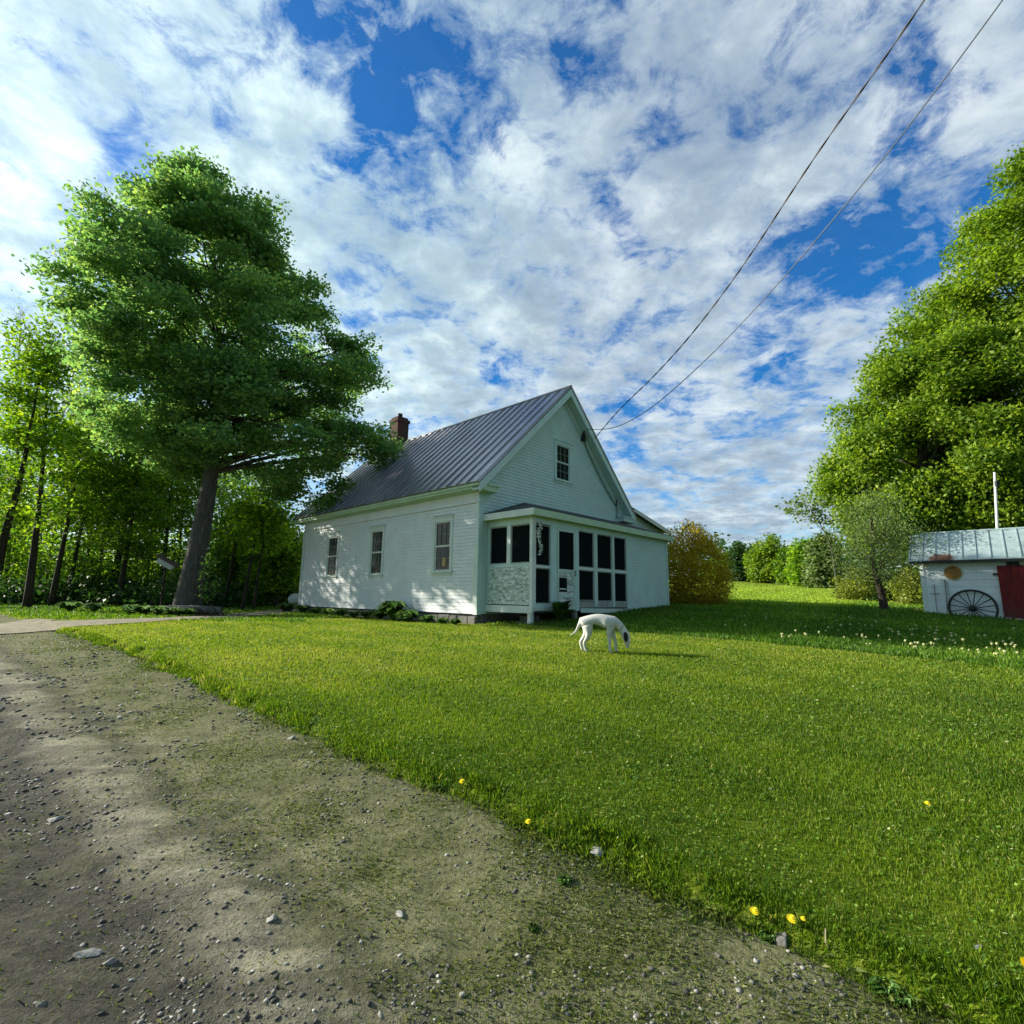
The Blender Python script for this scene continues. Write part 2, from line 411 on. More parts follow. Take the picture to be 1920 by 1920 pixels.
# drive: branches off the road and runs behind the lawn to the house's far corner
pts = [(-13.4, 12.6), (-11.6, 13.0), (-10.4, 15.0), (-9.9, 17.5), (-9.7, 20.5), (-9.8, 24.0), (-10.5, 30.)]
half = [2.4, 1.3, .75, .8, .85, .9, 1.0]
s = np.linspace(0, len(pts)-1, 90); cx = np.interp(s, range(len(pts)), [p[0] for p in pts]); cy = np.interp(s, range(len(pts)), [p[1] for p in pts]); hw_ = np.interp(s, range(len(pts)), half)
k = np.ones(9)/9
cxs = np.convolve(np.pad(cx, 4, 'edge'), k, 'valid'); cys = np.convolve(np.pad(cy, 4, 'edge'), k, 'valid')
tx = np.gradient(cxs); ty = np.gradient(cys); ln = np.hypot(tx, ty); tx /= ln; ty /= ln
W = np.linspace(-1, 1, 13)
DX = cxs[None]+(-ty)[None]*W[:, None]*hw_[None]*(1+.10*wav(cxs, cys, 2)[None]); DY = cys[None]+tx[None]*W[:, None]*hw_[None]*(1+.10*wav(cxs, cys, 2)[None])
drive = sheet('driveway', DX, DY, gz(DX, DY)+.022, M['drive'])
tag(drive, 'pale gravel driveway curving behind the lawn to the house', None, None, 'structure')
drive_c = list(zip(cxs, cys, hw_))

# ------------------------------------------------------------------ grass and gravel
rng = np.random.default_rng(7)
def in_house(x, y, m=.1):
    a = (x-HC[0])*HU[0]+(y-HC[1])*HU[1]; b = (x-HC[0])*HV[0]+(y-HC[1])*HV[1]
    return ((a > -m) & (a < 11.5) & (b > -m) & (b < 11.4+m)) | ((a > .34-m) & (a < 8.4+m) & (b > -1.8-m) & (b < .1))
def in_shed(x, y):
    a = (x-SA[0])*SX[0]+(y-SA[1])*SX[1]; b = (x-SA[0])*SY[0]+(y-SA[1])*SY[1]
    return (a > -.02) & (a < 5) & (b > -.02) & (b < 2.5)
def on_drive(x, y):
    d = np.full(x.shape, 9.)
    for cx_, cy_, h in drive_c[::3]: d = np.minimum(d, np.hypot(x-cx_, y-cy_)-h*.92)
    return d < 0
def mown_t(x, y):      # >0 on the unmown side beyond the mown lawn's far edge
    return (x-2.69)*.66 + (y-11.85)*.75 - .06*wav(x, y, 2)
def polar(n, rmin, rmax, p, amax=58):
    u = rng.random(n); e = 2-p
    r = (rmin**e + u*(rmax**e-rmin**e))**(1/e) if abs(e) > 1e-6 else rmin*(rmax/rmin)**u
    a = rad(90) + (rng.random(n)*2-1)*rad(amax)
    return r*np.cos(a), r*np.sin(a), r
def blades(name, x, y, h, w, mat, tone, lean=.5, parent=None, zf_=gz):
    n = len(x); z = zf_(x, y)-.004
    az = rng.random(n)*2*np.pi; la = rng.random(n)*2*np.pi; lm = rng.random(n)*lean*h
    bx, by = np.cos(az)*w/2, np.sin(az)*w/2
    V = np.empty((n, 4, 3), np.float32)
    V[:, 0] = np.stack([x-bx, y-by, z], -1); V[:, 1] = np.stack([x+bx, y+by, z], -1)
    V[:, 2] = np.stack([x+bx*.6+np.cos(la)*lm*.4, y+by*.6+np.sin(la)*lm*.4, z+h*.6], -1)
    V[:, 3] = np.stack([x+np.cos(la)*lm, y+np.sin(la)*lm, z+h*(1-.25*(lm/np.maximum(h, 1e-4)))], -1)
    F = np.arange(n*4).reshape(n, 4)
    return npmesh(name, V.reshape(-1, 3), F, mat, tone=tone)
# mown lawn
x, y, r = polar(900000, 1.9, 26, 1.75)
t = tline(x, y)
k = (t < .03) & ~in_house(x, y) & ~on_drive(x, y) & (mown_t(x, y) < .05)
x, y, r, t = x[k], y[k], r[k], t[k]
patch = wav(x, y, .8)*.5+wav(y, x, 2.3)*.5
patch = 2.4*(fbm(x, y, 1.6, 60, 4)-.5)+.40*np.sin(t*5.2+.8*wav(x, y, .4))  # noise patches, plus mowing stripes that carry soft shade bands in the tone
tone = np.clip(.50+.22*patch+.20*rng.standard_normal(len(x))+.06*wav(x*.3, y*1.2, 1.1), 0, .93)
tone = np.clip(tone-.40*ss(9.0, 4.5, y-.2*x)+.14, 0, .93)  # near lawn darkened: foreground shade put into the blade tone
dry = rng.random(len(x)) < .035; tone[dry] = 1
lod = np.clip(r/3.0, .8, 6)
edge = np.exp(-(np.abs(t)/.16)**2)
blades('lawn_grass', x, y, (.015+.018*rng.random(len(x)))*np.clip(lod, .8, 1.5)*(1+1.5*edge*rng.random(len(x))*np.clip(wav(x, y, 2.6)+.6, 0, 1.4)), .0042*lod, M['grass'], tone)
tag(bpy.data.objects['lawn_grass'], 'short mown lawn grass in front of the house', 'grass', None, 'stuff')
# taller grass beyond the mown edge
x, y, r = polar(420000, 7, 60, 1.75, 50)
k = (mown_t(x, y) > 0) & ~in_house(x, y, .05) & ~in_shed(x, y) & (x > -1)
x, y, r = x[k], y[k], r[k]
tone = np.clip(.42+.25*wav(x, y, .5)+.2*rng.standard_normal(len(x))+.55*ss(18, 26, y), 0, 1)  # far field lifted: sunlit brightness put into the blade tone
lod = np.clip(r/3.0, 1, 12)
blades('tall_grass', x, y, (.05+.07*rng.random(len(x)))*(1+.35*wav(x, y, .9)), .0048*lod, M['tallgrass'], tone, .7)
tag(bpy.data.objects['tall_grass'], 'longer rough grass beyond the mown lawn edge', 'grass', None, 'stuff')
# grass on the far side of the drive, under the trees
x, y, r = polar(120000, 13, 45, 1.9, 58)
k = (x < -6) & ~on_drive(x, y) & ~in_house(x, y, .05) & ((tline(x, y) < -4.5) | (y > 14.8)) & (tline(x, y) < 0)
x, y, r = x[k], y[k], r[k]
tone = np.clip(.4+.25*wav(x, y, .5)+.2*rng.standard_normal(len(x)), 0, 1)
blades('shade_grass', x, y, .05+.07*rng.random(len(x)), .0048*np.clip(r/3, 1, 9), M['tallgrass'], tone, .7)
tag(bpy.data.objects['shade_grass'], 'rough grass under the trees beyond the driveway', 'grass', None, 'stuff')
# tufts hanging over the crumbling edge
u_ = rng.uniform(-4, 14, 60000); q_ = rng.normal(size=60000)*.06-.05
x = .46-.772*u_-.635*q_; y = 3.25+.635*u_-.772*q_
sh = tline(x, y)-q_; x = x+.635*sh; y = y+.772*sh
k = (fbm(x, y, .28, 81, 3) > .47) & (y > 1.6) & (y < 12); x, y = x[k], y[k]; r = np.hypot(x, y)
blades('edge_grass', x, y, (.028+.045*rng.random(len(x))*np.clip(3*fbm(x, y, .4, 85, 2)-.8, .2, 1.3))*(1-.35*ss(0, 1.5, x)), .0046*np.clip(r/3, .8, 4), M['grass'], np.clip(.25+.25*rng.standard_normal(len(x)), 0, .95), .62)
tag(bpy.data.objects['edge_grass'], 'uncut grass tufts along the broken edge of the lawn', 'grass', None, 'stuff')
# clover and small broad leaves among the lawn blades
x, y, r = polar(85000, 1.9, 13, 1.7)
k = (tline(x, y) < .02) & ~in_house(x, y) & ~on_drive(x, y) & (mown_t(x, y) < 0) & (rng.random(len(x)) < np.clip(2.6*fbm(x, y, .8, 71, 3)-.9, .08, 1))
x, y, r = x[k], y[k], r[k]; n = len(x)
nr = np.stack([rng.normal(size=n)*.35, rng.normal(size=n)*.35, np.ones(n)], -1); nr /= np.linalg.norm(nr, axis=1, keepdims=True)
dd = rng.standard_normal((n, 3)); dd -= nr*(dd*nr).sum(1, keepdims=True); dd /= np.linalg.norm(dd, axis=1, keepdims=True); cr_ = np.cross(nr, dd)
L = (.004+.007*rng.random(n)**2)*np.clip(r/3.2, .9, 4); L = L[:, None]; c0 = np.stack([x, y, gz(x, y)+.014+.020*rng.random(n)], -1)
V = np.stack([c0-dd*L, c0+cr_*L*.8, c0+dd*L, c0-cr_*L*.8], 1).reshape(-1, 3)
M['clover'] = leafmat('clover_leaf', [(0, (.05,.13,.012)), (.6, (.13,.25,.02)), (.9, (.24,.35,.05)), (1, (.45,.46,.22))], .3, 1.3)
npmesh('clover', V, np.arange(n*4).reshape(n, 4), M['clover'], tone=np.clip(.5+.26*rng.standard_normal(n), 0, 1))
tag(bpy.data.objects['clover'], 'clover and small weeds growing through the mown lawn', 'clover', None, 'stuff')
# weedy verge of the road
x, y, r = polar(620000, 1.9, 16, 1.6)
t = tline(x, y)
dens = np.clip(1.25-(t/1.25), .04, 1)*np.clip(3.0*fbm(x, y, .55, 50, 4)-.95, .05, 1)
k = (t > 0) & (t < 2.4) & (rng.random(len(x)) < dens)
x, y, r, t = x[k], y[k], r[k], t[k]
tone = np.clip(.5+.25*rng.standard_normal(len(x))-.15*(t < .25), 0, 1)
blades('verge_grass', x, y, (.009+.017*rng.random(len(x)))*(1+1.2*np.exp(-(t/.12)**2)), .0048*np.clip(r/3, .8, 6), M['weed'], tone, 1.3, None, rz_)
tag(bpy.data.objects['verge_grass'], 'sparse weedy grass creeping onto the road edge', 'grass', None, 'stuff')

ICO = None
def ico():
    global ICO
    if ICO is None:
        p = (1+5**.5)/2
        v = np.array([(-1,p,0),(1,p,0),(-1,-p,0),(1,-p,0),(0,-1,p),(0,1,p),(0,-1,-p),(0,1,-p),(p,0,-1),(p,0,1),(-p,0,-1),(-p,0,1)], float); v /= np.linalg.norm(v[0])
        f = np.array([(0,11,5),(0,5,1),(0,1,7),(0,7,10),(0,10,11),(1,5,9),(5,11,4),(11,10,2),(10,7,6),(7,1,8),(3,9,4),(3,4,2),(3,2,6),(3,6,8),(3,8,9),(4,9,5),(2,4,11),(6,2,10),(8,6,7),(9,8,1)])
        ICO = (v, f)
    return ICO
def rockmesh(x, y, z, s):
    v, f = ico(); n = len(x)
    V = v[None]*(1+.34*rng.standard_normal((n, 12, 1)).clip(-1.2, 1.2))
    sc = np.stack([s*(.8+.7*rng.random(n)), s*(.6+.5*rng.random(n)), s*(.32+.33*rng.random(n))], -1)
    V = V*sc[:, None]; a = rng.random(n)*2*np.pi; c, sn = np.cos(a)[:, None], np.sin(a)[:, None]
    X = V[..., 0]*c-V[..., 1]*sn; Y = V[..., 0]*sn+V[..., 1]*c
    V = np.stack([X+x[:, None], Y+y[:, None], V[..., 2]+z[:, None]], -1)
    return V.reshape(-1, 3), (f[None]+np.arange(n)[:, None, None]*12).reshape(-1, 3)
x, y, r = polar(330000, 1.9, 18, 1.6)
t = tline(x, y)
wb = t+.5*(fbm(x, y, 1.2, 33, 3)-.5)
dens = .09+.95*np.exp(-((wb-1.95)/.28)**2)+.50*np.exp(-((wb-1.22)/.13)**2)+.34*(t < 1.0)
dens *= np.clip(3.2*fbm(x, y, .5, 40, 3)-1.0, .05, 1.6)
k = (t > .05) & (t < 3.4) & (rng.random(len(x)) < dens)
x, y, r = x[k], y[k], r[k]
s = .0021+.0125*rng.random(len(x))**7
s *= np.clip(r/4, .9, 2.0)
z = rz_(x, y)+s*.10
V, F = rockmesh(x, y, z, s)
tn = np.clip(.42+.30*rng.standard_normal(len(x)), 0, 1)
npmesh('loose_gravel', V, F, M['rocks'], tone=np.repeat(tn, 20))
tag(bpy.data.objects['loose_gravel'], 'loose gravel and pebbles scattered over the dirt road', 'gravel', None, 'stuff')
def hitg(px, py):
    d = ray(px, py)
    for q in np.geomspace(1, 200, 3000):
        p = EYE+d*q
        if p[2] < float(gz(p[0], p[1])): return p
    return EYE+d*200
def one_stone(px, py, w, label, group='stones lying at the edge of the lawn', mat='palestone'):
    p = hitg(px, py); d = p[1]; s_ = w/2*d/960*.85
    v, f = rockmesh(np.array([0.]), np.array([0.]), np.array([0.]), np.array([s_]))
    v = v*np.array([1, 1, 1.1])*(1+.16*rng.standard_normal((12, 1)))
    mb = MB().add([tuple(q) for q in v], [tuple(map(int, q)) for q in f])
    o = mb.build('stone', M[mat]); sub = o.modifiers.new('round', 'BEVEL'); sub.width = s_*.12; sub.segments = 2
    o.location = (p[0], p[1], p[2]+s_*.12)
    return tag(o, label, 'stone', group)
one_stone(546, 1386, 20, 'grey stone at the lawn edge, the one farthest from the camera')
one_stone(577, 1431, 14, 'small grey stone on the verge just below the farthest lawn edge stone')
one_stone(1118, 1594, 34, 'pale rounded stone half buried in the grass edge of the lawn')
one_stone(1462, 1764, 46, 'flat dark stone lying under the pair of yellow dandelions', mat='stone')
one_stone(1445, 1480, 13, 'small pale stone lying alone in the middle of the lawn')
one_stone(172, 1790, 36, 'long flat stone in the dark wheel track, lower left', 'larger stones on the road')
one_stone(205, 1808, 26, 'angular pale stone just right of the long flat one in the wheel track', 'larger stones on the road')
one_stone(108, 1536, 24, 'pale oval stone in the dark gravel near the left side of the road', 'larger stones on the road')
one_stone(80, 1886, 30, 'flat brownish stone at the bottom left of the road', 'larger stones on the road', 'stone')
one_stone(508, 1724, 22, 'small bright pebble on the bare dirt between the wheel tracks', 'larger stones on the road')
one_stone(750, 1716, 22, 'pale upright pebble where the bare dirt meets the weedy verge', 'larger stones on the road')
one_stone(1835, 1777, 16, 'small white stone in the grass near the rightmost dandelion')

# ------------------------------------------------------------------ house
H = empty('farmhouse', (HC[0], HC[1], 0), TH, 'old white clapboard house with grey metal roof and dark screened porch', 'house')
W_, L_ = 8.15, 11.4; ZB, ZE, ZR = 1.13, 4.925, 9.196; OH = .35
SL = (ZR-ZE)/(W_/2+OH)           # roof slope
def roofz(a): return ZE + SL*(a+OH) if a < W_/2 else ZE + SL*(W_+OH-a)
EXP = .105
def siding(mb, n0, n1, z0, z1, place, holes=(), clip=None):
    """lapped boards from n0..n1; place(s, depth, z) maps into house space"""
    z = z0
    while z < z1-.01:
        zt = min(z+EXP+.012, z1)
        rg = [(n0, n1)]
        if clip:
            c0, c1 = clip(z+EXP*.5); rg = [(max(n0, c0), min(n1, c1))]
        for (h0, h1, hz0, hz1) in holes:
            if hz0 < z+EXP*.5 < hz1:
                nr = []
                for a, b in rg:
                    if h1 <= a or h0 >= b: nr.append((a, b))
                    else:
                        if h0 > a: nr.append((a, h0))
                        if h1 < b: nr.append((h1, b))
                rg = nr
        for a, b in rg:
            if b-a < .02: continue
            vs = [place(a, 0, z), place(b, 0, z), place(b, 0, zt), place(a, 0, zt), place(a, .024, z), place(b, .024, z), place(b, .008, zt), place(a, .008, zt)]
            mb.add(vs, [(0,1,2,3),(4,7,6,5),(0,4,5,1),(3,2,6,7),(0,3,7,4),(1,5,6,2)])
        z += EXP
leftp = lambda s, d, z: (-d, s, z)
frontp = lambda s, d, z: (s, -d, z)
wins = [(8.32, 9.10, 2.38, 3.97), (5.05, 5.80, 2.38, 3.97), (1.26, 2.02, 2.40, 3.97)]
C_ = .11
# core walls (behind the boards)
mb = MB(); mb.box(.03, W_-.03, .03, L_-.03, ZB, ZE+.1)
mb.slab([(.03, .03, ZE+.1), (W_-.03, .03, ZE+.1), (W_/2, .03, ZR-.12)], (0, L_-.06, 0))
mb.build('wall_core', M['white'], H)
mb = MB(); siding(mb, 0, L_, ZB, 4.42, leftp, [(b0-C_, b1+C_, z0-.10, z1+.16) for b0, b1, z0, z1 in wins]); mb.build('side_wall', M['white'], H)
gw = (3.66, 4.44, 5.78, 7.08)
def gclip(z):
    if z < ZE: return (0, W_)
    i = (z-ZE)/SL-OH; return (max(0, i+.05), min(W_, W_-i-.05))
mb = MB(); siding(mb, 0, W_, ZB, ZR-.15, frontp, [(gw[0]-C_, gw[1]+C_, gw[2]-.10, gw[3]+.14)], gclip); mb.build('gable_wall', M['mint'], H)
# back wall
mb = MB(); siding(mb, 0, W_, ZB, ZR-.15, lambda s, d, z: (s, L_+d, z), [], gclip); mb.build('back_wall', M['white'], H)
# corner boards, frieze, water table
mb = MB(); mb.box(-.045, -.0, 0, .13, ZB-.02, 4.42); mb.build('corner_board', M['trim'], H)
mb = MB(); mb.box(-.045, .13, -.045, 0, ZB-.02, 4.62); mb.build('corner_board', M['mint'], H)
mb = MB(); mb.box(-.045, 0, L_-.13, L_+.04, ZB-.02, 4.42); mb.build('corner_board', M['trim'], H)
mb = MB(); mb.box(-.035, 0, 0, L_, 4.423, ZE-.02); mb.box(-.06, 0, 0, L_, 4.40, 4.425)
mb.build('frieze_board', M['white'], H)
# eave box with soffit + moulding, left side
mb = MB(); e0 = ZE-.20
mb.add([(-OH, -OH, ZE-.17), (-OH, L_+OH, ZE-.17), (-OH, L_+OH, ZE-.02), (-OH, -OH, ZE-.02), (0, -OH, ZE-.22), (0, L_+OH, ZE-.22), (0, L_+OH, ZE+.25), (0, -OH, ZE+.25)],
       [(0,1,2,3),(0,4,5,1),(3,2,6,7),(0,3,7,4),(1,5,6,2),(4,7,6,5)])
mb.box(-OH-.04, -OH-.001, -OH, L_+OH, ZE-.10, ZE-.01)
mb.build('eave', M['greentrim'], H)
# eave return around the corner on the gable
mb = MB(); mb.box(.002, .42, -OH, -.026, ZE-.22, ZE-.06); mb.box(.002, .50, -OH-.035, -.026, ZE-.058, ZE-.01)
mb.build('eave_return', M['greentrim'], H)
mb = MB(); mb.box(W_-.55, W_+OH, -OH, -.026, ZE-.22, ZE-.06); mb.box(W_-.6, W_+OH+.03, -OH-.035, -.026, ZE-.058, ZE-.012)
mb.build('eave_return', M['mint'], H)
# roof: two metal panes with standing seams, ridge cap
def roofplane(side):
    mb = MB(); th = .045
    def P(k, b, up=0):             # k = 0 at eave .. 1 at ridge
        a = -OH-.05+(W_/2+OH+.05)*k; z = ZE-.05*SL+(ZR-ZE+.05*SL)*k
        nx_, nz_ = -SL/math.hypot(SL, 1), 1/math.hypot(SL, 1)
        a2 = a+nx_*up; z2 = z+nz_*up
        return (a2 if side == 0 else W_-a2, b, z2+.02)
    b0, b1 = -OH-.03, L_+OH+.03
    mb.hexa([P(0, b0), P(0, b1), P(1, b1), P(1, b0)], [P(0, b0, th), P(0, b1, th), P(1, b1, th), P(1, b0, th)])
    n = 26
    for i in range(n+1):
        b = b0+.01+(b1-b0-.04)*i/n
        mb.hexa([P(-.002, b, th), P(-.002, b+.028, th), P(.995, b+.028, th), P(.995, b, th)], [P(-.002, b, th+.045), P(-.002, b+.028, th+.045), P(.995, b+.028, th+.045), P(.995, b, th+.045)])
    return mb
rf = roofplane(0); r2 = roofplane(1)
roof = rf.build('roof', M['roof'], H); roof2 = r2.build('roof', M['roof'], H)
mb = MB(); mb.tube([(W_/2, -OH-.04, ZR+.075), (W_/2, L_+OH+.04, ZR+.075)], .055, 8); mb.build('ridge_cap', M['roof'], H)
# rake boards + sloping soffit at the gable
def rake(side, mat):
    mb = MB()
    f = (lambda a: a) if side == 0 else (lambda a: W_-a)
    def q(a, b, dz): return (f(a), b, ZE+SL*(a+OH)+dz)
    a0, a1 = -OH, W_/2
    # fascia
    mb.slab([q(a0, -OH-.028, -.30), q(a1, -OH-.028, -.30), q(a1, -OH-.028, -.02), q(a0, -OH-.028, -.02)], (0, .028, 0))
    # soffit
    mb.add([q(a0, -OH, -.22), q(a1, -OH, -.22), q(a1, -.02, -.22), q(a0, -.02, -.22), q(a0, -OH, -.03), q(a1, -OH, -.03), q(a1, -.02, -.03), q(a0, -.02, -.03)],
           [(0,1,2,3),(4,7,6,5),(0,4,5,1),(3,2,6,7),(0,3,7,4),(1,5,6,2)])
    # frieze on the wall below the soffit
    mb.slab([q(max(a0, .13), -.05, -.50), q(a1, -.05, -.50), q(a1, -.05, -.223), q(max(a0, .13), -.05, -.223)], (0, .024, 0))
    return mb.build('rake_board', mat, H)
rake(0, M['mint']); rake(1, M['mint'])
# back rakes
mb = MB()
for f in (lambda a: a, lambda a: W_-a):
    mb.slab([(f(-OH), L_+OH, ZE-.28), (f(W_/2), L_+OH, ZR-.28), (f(W_/2), L_+OH, ZR-.02), (f(-OH), L_+OH, ZE-.02)], (0, .028, 0))
mb.build('rake_board', M['trim'], H)
# chimney
mb = MB(); mb.box(W_/2-.33, W_/2+.33, 10.2, 10.86, 8.6, 10.35); mb.box(W_/2-.38, W_/2+.38, 10.15, 10.91, 10.35, 10.50); mb.box(W_/2-.30, W_/2+.30, 10.23, 10.83, 10.50, 10.62)
ch = mb.build('chimney', M['brick'], roof)
mb = MB(); mb.box(W_/2-.35, W_/2+.35, 10.18, 10.88, 8.7, 9.12); mb.build('flashing', M['porchroof'], ch)
mb = MB(); mb.tube([(W_/2, 10.53, 10.60), (W_/2, 10.53, 10.86)], .13, 10); mb.build('flue_pot', M['iron'], ch)

def window(place, s0, s1, z0, z1, wmat, rows=2, cols=3, curtain=False, parent=None, par=None):
    """double-hung window; place(s, depth, z)"""
    def bx(mb, a, b, c, d, d0, d1):
        vs = [place(a, d0, c), place(b, d0, c), place(b, d0, d), place(a, d0, d), place(a, d1, c), place(b, d1, c), place(b, d1, d), place(a, d1, d)]
        mb.add(vs, [(0,1,2,3),(4,7,6,5),(0,4,5,1),(3,2,6,7),(0,3,7,4),(1,5,6,2)])
    mb = MB(); c = C_
    bx(mb, s0-c, s0, z0, z1, -.02, .042); bx(mb, s1, s1+c, z0, z1, -.02, .042); bx(mb, s0-c, s1+c, z1, z1+.13, -.02, .042)
    bx(mb, s0-c-.03, s1+c+.03, z1+.13, z1+.165, -.02, .075)
    w = mb.build('window', wmat, par)
    mb = MB(); bx(mb, s0-c-.04, s1+c+.04, z0-.055, z0, -.02, .085); bx(mb, s0-c, s1+c, z0-.14, z0-.055, -.02, .04); mb.build('sill', wmat, w)
    mb = MB(); zm = (z0+z1)/2-.02; f = .045
    for (a, b, dd) in ((zm, z1, .018), (z0, zm+.035, .004)):
        bx(mb, s0, s0+f, a, b, -.02, dd); bx(mb, s1-f, s1, a, b, -.02, dd); bx(mb, s0+f, s1-f, a, a+f, -.02, dd+.001); bx(mb, s0+f, s1-f, b-f, b, -.02, dd+.001)
    mb.build('sash', wmat, w)
    mb = MB()
    for (a, b, dd) in ((zm, z1, .006), (z0, zm+.035, -.004)):
        for i in range(1, cols): xx = s0+(s1-s0)*i/cols; bx(mb, xx-.007, xx+.007, a+f, b-f, -.02, dd)
        for i in range(1, rows): zz = a+(b-a)*i/rows; bx(mb, s0+f, s1-f, zz-.007, zz+.007, -.02, dd-.001)
    mb.build('muntins', M['muntin'], w)
    mb = MB(); bx(mb, s0+.01, s1-.01, z0+.01, z1-.01, -.028, -.014); mb.build('pane', M['glass'], w)
    if curtain:
        mb = MB(); bx(mb, s0+.24, s0+.40, z0+.16, z0+.42, -.0135, -.011); mb.build('ornament', M['lamp'], w)
    return w
for i, (b0, b1, z0, z1) in enumerate(wins):
    w = window(leftp, b0, b1, z0, z1, M['trim'], curtain=(i == 2), par=H)
w = window(frontp, *gw[:2], gw[2], gw[3], M['mint'], cols=3, par=H)

# foundation of rough stones
mb = MB(); mb.box(.06, W_-.05, .06, L_-.05, .2, ZB); mb.build('foundation', M['stone'], H)
random.seed(3)
mb = MB()
b = 0.02
while b < 3.2:
    w = random.uniform(.25, .6); h = random.uniform(.18, .30)
    mb.box(-.04-random.random()*.03, .055, b, b+w-.02, .5, ZB-.05-random.random()*.04); b += w
mb.build('foundation_stone_course', M['stone'], H, bevel=.03)

# screened porch across the gable
PA0, PA1, PD = .34, 8.30, 1.80
ZF0, ZF1 = 1.40, 1.28          # the floor sags to the right
def zf(a): return ZF0+(ZF1-ZF0)*(a-PA0)/(PA1-PA0)
ZP = 3.80
def pbox(mb, a0, a1, b0, b1, z0, z1): mb.hexa([(a0,b0,z0),(a1,b0,z0),(a1,b1,z0),(a0,b1,z0)], [(a0,b0,z1),(a1,b0,z1),(a1,b1,z1),(a0,b1,z1)])
# floor
mb = MB(); mb.hexa([(PA0+.03,-PD+.03,zf(PA0)-.1),(PA1-.03,-PD+.03,zf(PA1)-.1),(PA1-.03,-.03,zf(PA1)-.1),(PA0+.03,-.03,zf(PA0)-.1)], [(PA0+.03,-PD+.03,zf(PA0)),(PA1-.03,-PD+.03,zf(PA1)),(PA1-.03,-.03,zf(PA1)),(PA0+.03,-.03,zf(PA0))])
mb.build('porch_floor', M['greywood'], H)
# skirt boards
mb = MB(); mb.box(PA0-.03, PA0, -PD-.03, -.03, 1.20, 1.395); mb.build('skirt_board', M['trim'], H)
mb = MB(); mb.hexa([(PA0+.005,-PD-.03,1.27),(1.2,-PD-.03,1.25),(1.2,-PD,1.25),(PA0+.005,-PD,1.27)], [(PA0+.005,-PD-.03,1.36),(1.2,-PD-.03,1.35),(1.2,-PD,1.35),(PA0+.005,-PD,1.36)])
mb.build('skirt_board', M['minttrim'], H)
mb = MB(); mb.hexa([(2.55,-PD-.03,1.20),(5.28,-PD-.03,1.14),(5.28,-PD,1.14),(2.55,-PD,1.20)], [(2.55,-PD-.03,1.33),(5.28,-PD-.03,1.28),(5.28,-PD,1.28),(2.55,-PD,1.33)])
mb.build('skirt_board', M['minttrim'], H)
# posts under the floor
for a, b in ((.40, -1.70), (2.4, -1.70), (5.2, -1.7), (8.15, -1.7)):
    mb = MB(); mb.box(a-.06, a+.06, b-.06, b+.06, .5, zf(a)-.10); mb.build('pier', M['trim'] if a < 1 else M['greywood'], H)
# loose stones and darkness under the porch
mb = MB()
for i in range(26):
    a = random.uniform(.5, 8.0); w = random.uniform(.2, .5); mb.box(a, a+w, -1.2-random.random()*.3, -.9, .5, .95+random.random()*.17)
mb.build('rubble_footing', M['stone'], H, bevel=.04)
# porch corner post, peeling
def post(a0, a1, z0, z1, mat, b0=-PD-.01, b1=-PD+.09, name='porch_post'):
    mb = MB(); mb.box(a0, a1, b0, b1, z0, z1); return mb.build(name, mat, H, bevel=.006)
post(PA0-.01, PA0+.15, zf(.4)-.16, ZP, M['trim'])
# left face: two screens over a peeling panel
mb = MB(); mb.box(PA0, PA0+.08, -.12, -.03, zf(.3), ZP); mb.build('porch_post', M['mint'], H)
mb = MB(); mb.box(PA0, PA0+.08, -.97, -.83, 2.56, ZP); mb.build('porch_post', M['trim'], H)
mb = MB(); mb.box(PA0-.005, PA0+.085, -PD+.09, -.12, 2.46, 2.56); mb.build('porch_rail', M['minttrim'], H)
mb = MB(); mb.box(PA0-.005, PA0+.085, -PD+.09, -.12, 3.66, ZP); mb.build('porch_rail', M['minttrim'], H)
mb = MB(); z = zf(.3)+.02
while z < 2.45:
    zt = min(z+.122, 2.458); mb.hexa([(PA0+.02,-PD+.09,z),(PA0+.02,-.12,z),(PA0-.014,-.12,z),(PA0-.014,-PD+.09,z)], [(PA0+.02,-PD+.09,zt),(PA0+.02,-.12,zt),(PA0-.003,-.12,zt),(PA0-.003,-PD+.09,zt)]); z += .115
o = mb.build('lower_panel', M['peel'], H); o['label'] = 'clapboard panel with heavily peeling white paint'
def screen_l(b0, b1, z0, z1):
    mb = MB(); mb.box(PA0+.045, PA0+.05, b0, b1, z0, z1); s_ = mb.build('screen', M['screen'], H)
    mb = MB(); d0, d1 = PA0+.03, PA0+.06; w = .035
    mb.box(d0, d1, b0, b0+w, z0, z1); mb.box(d0, d1, b1-w, b1, z0, z1); mb.box(d0+.001, d1-.001, b0+w, b1-w, z0, z0+w); mb.box(d0+.001, d1-.001, b0+w, b1-w, z1-w, z1)
    mb.build('frame', M['frame_dark'], s_)
screen_l(-.83, -.12, 2.56, 3.66); screen_l(-PD+.09, -.97, 2.56, 3.66)
def screen_f(a0, a1, z0, z1, w=.03):
    mb = MB(); mb.box(a0, a1, -PD+.045, -PD+.05, z0, z1); s_ = mb.build('screen', M['screen'], H)
    mb = MB(); d0, d1 = -PD+.025, -PD+.065
    mb.box(a0, a0+w, d0, d1, z0, z1); mb.box(a1-w, a1, d0, d1, z0, z1); mb.box(a0+w, a1-w, d0+.001, d1-.001, z0, z0+w); mb.box(a0+w, a1-w, d0+.001, d1-.001, z1-w, z1)
    mb.build('frame', M['frame_dark'], s_)
ZT = 3.66
screen_f(.49, 1.14, zf(.8)+.06, 2.44); screen_f(.49, 1.14, 2.50, ZT)
mb = MB(); mb.box(.49, 1.14, -PD-.0, -PD+.08, 2.44, 2.50); mb.build('porch_rail', M['trim'], H)
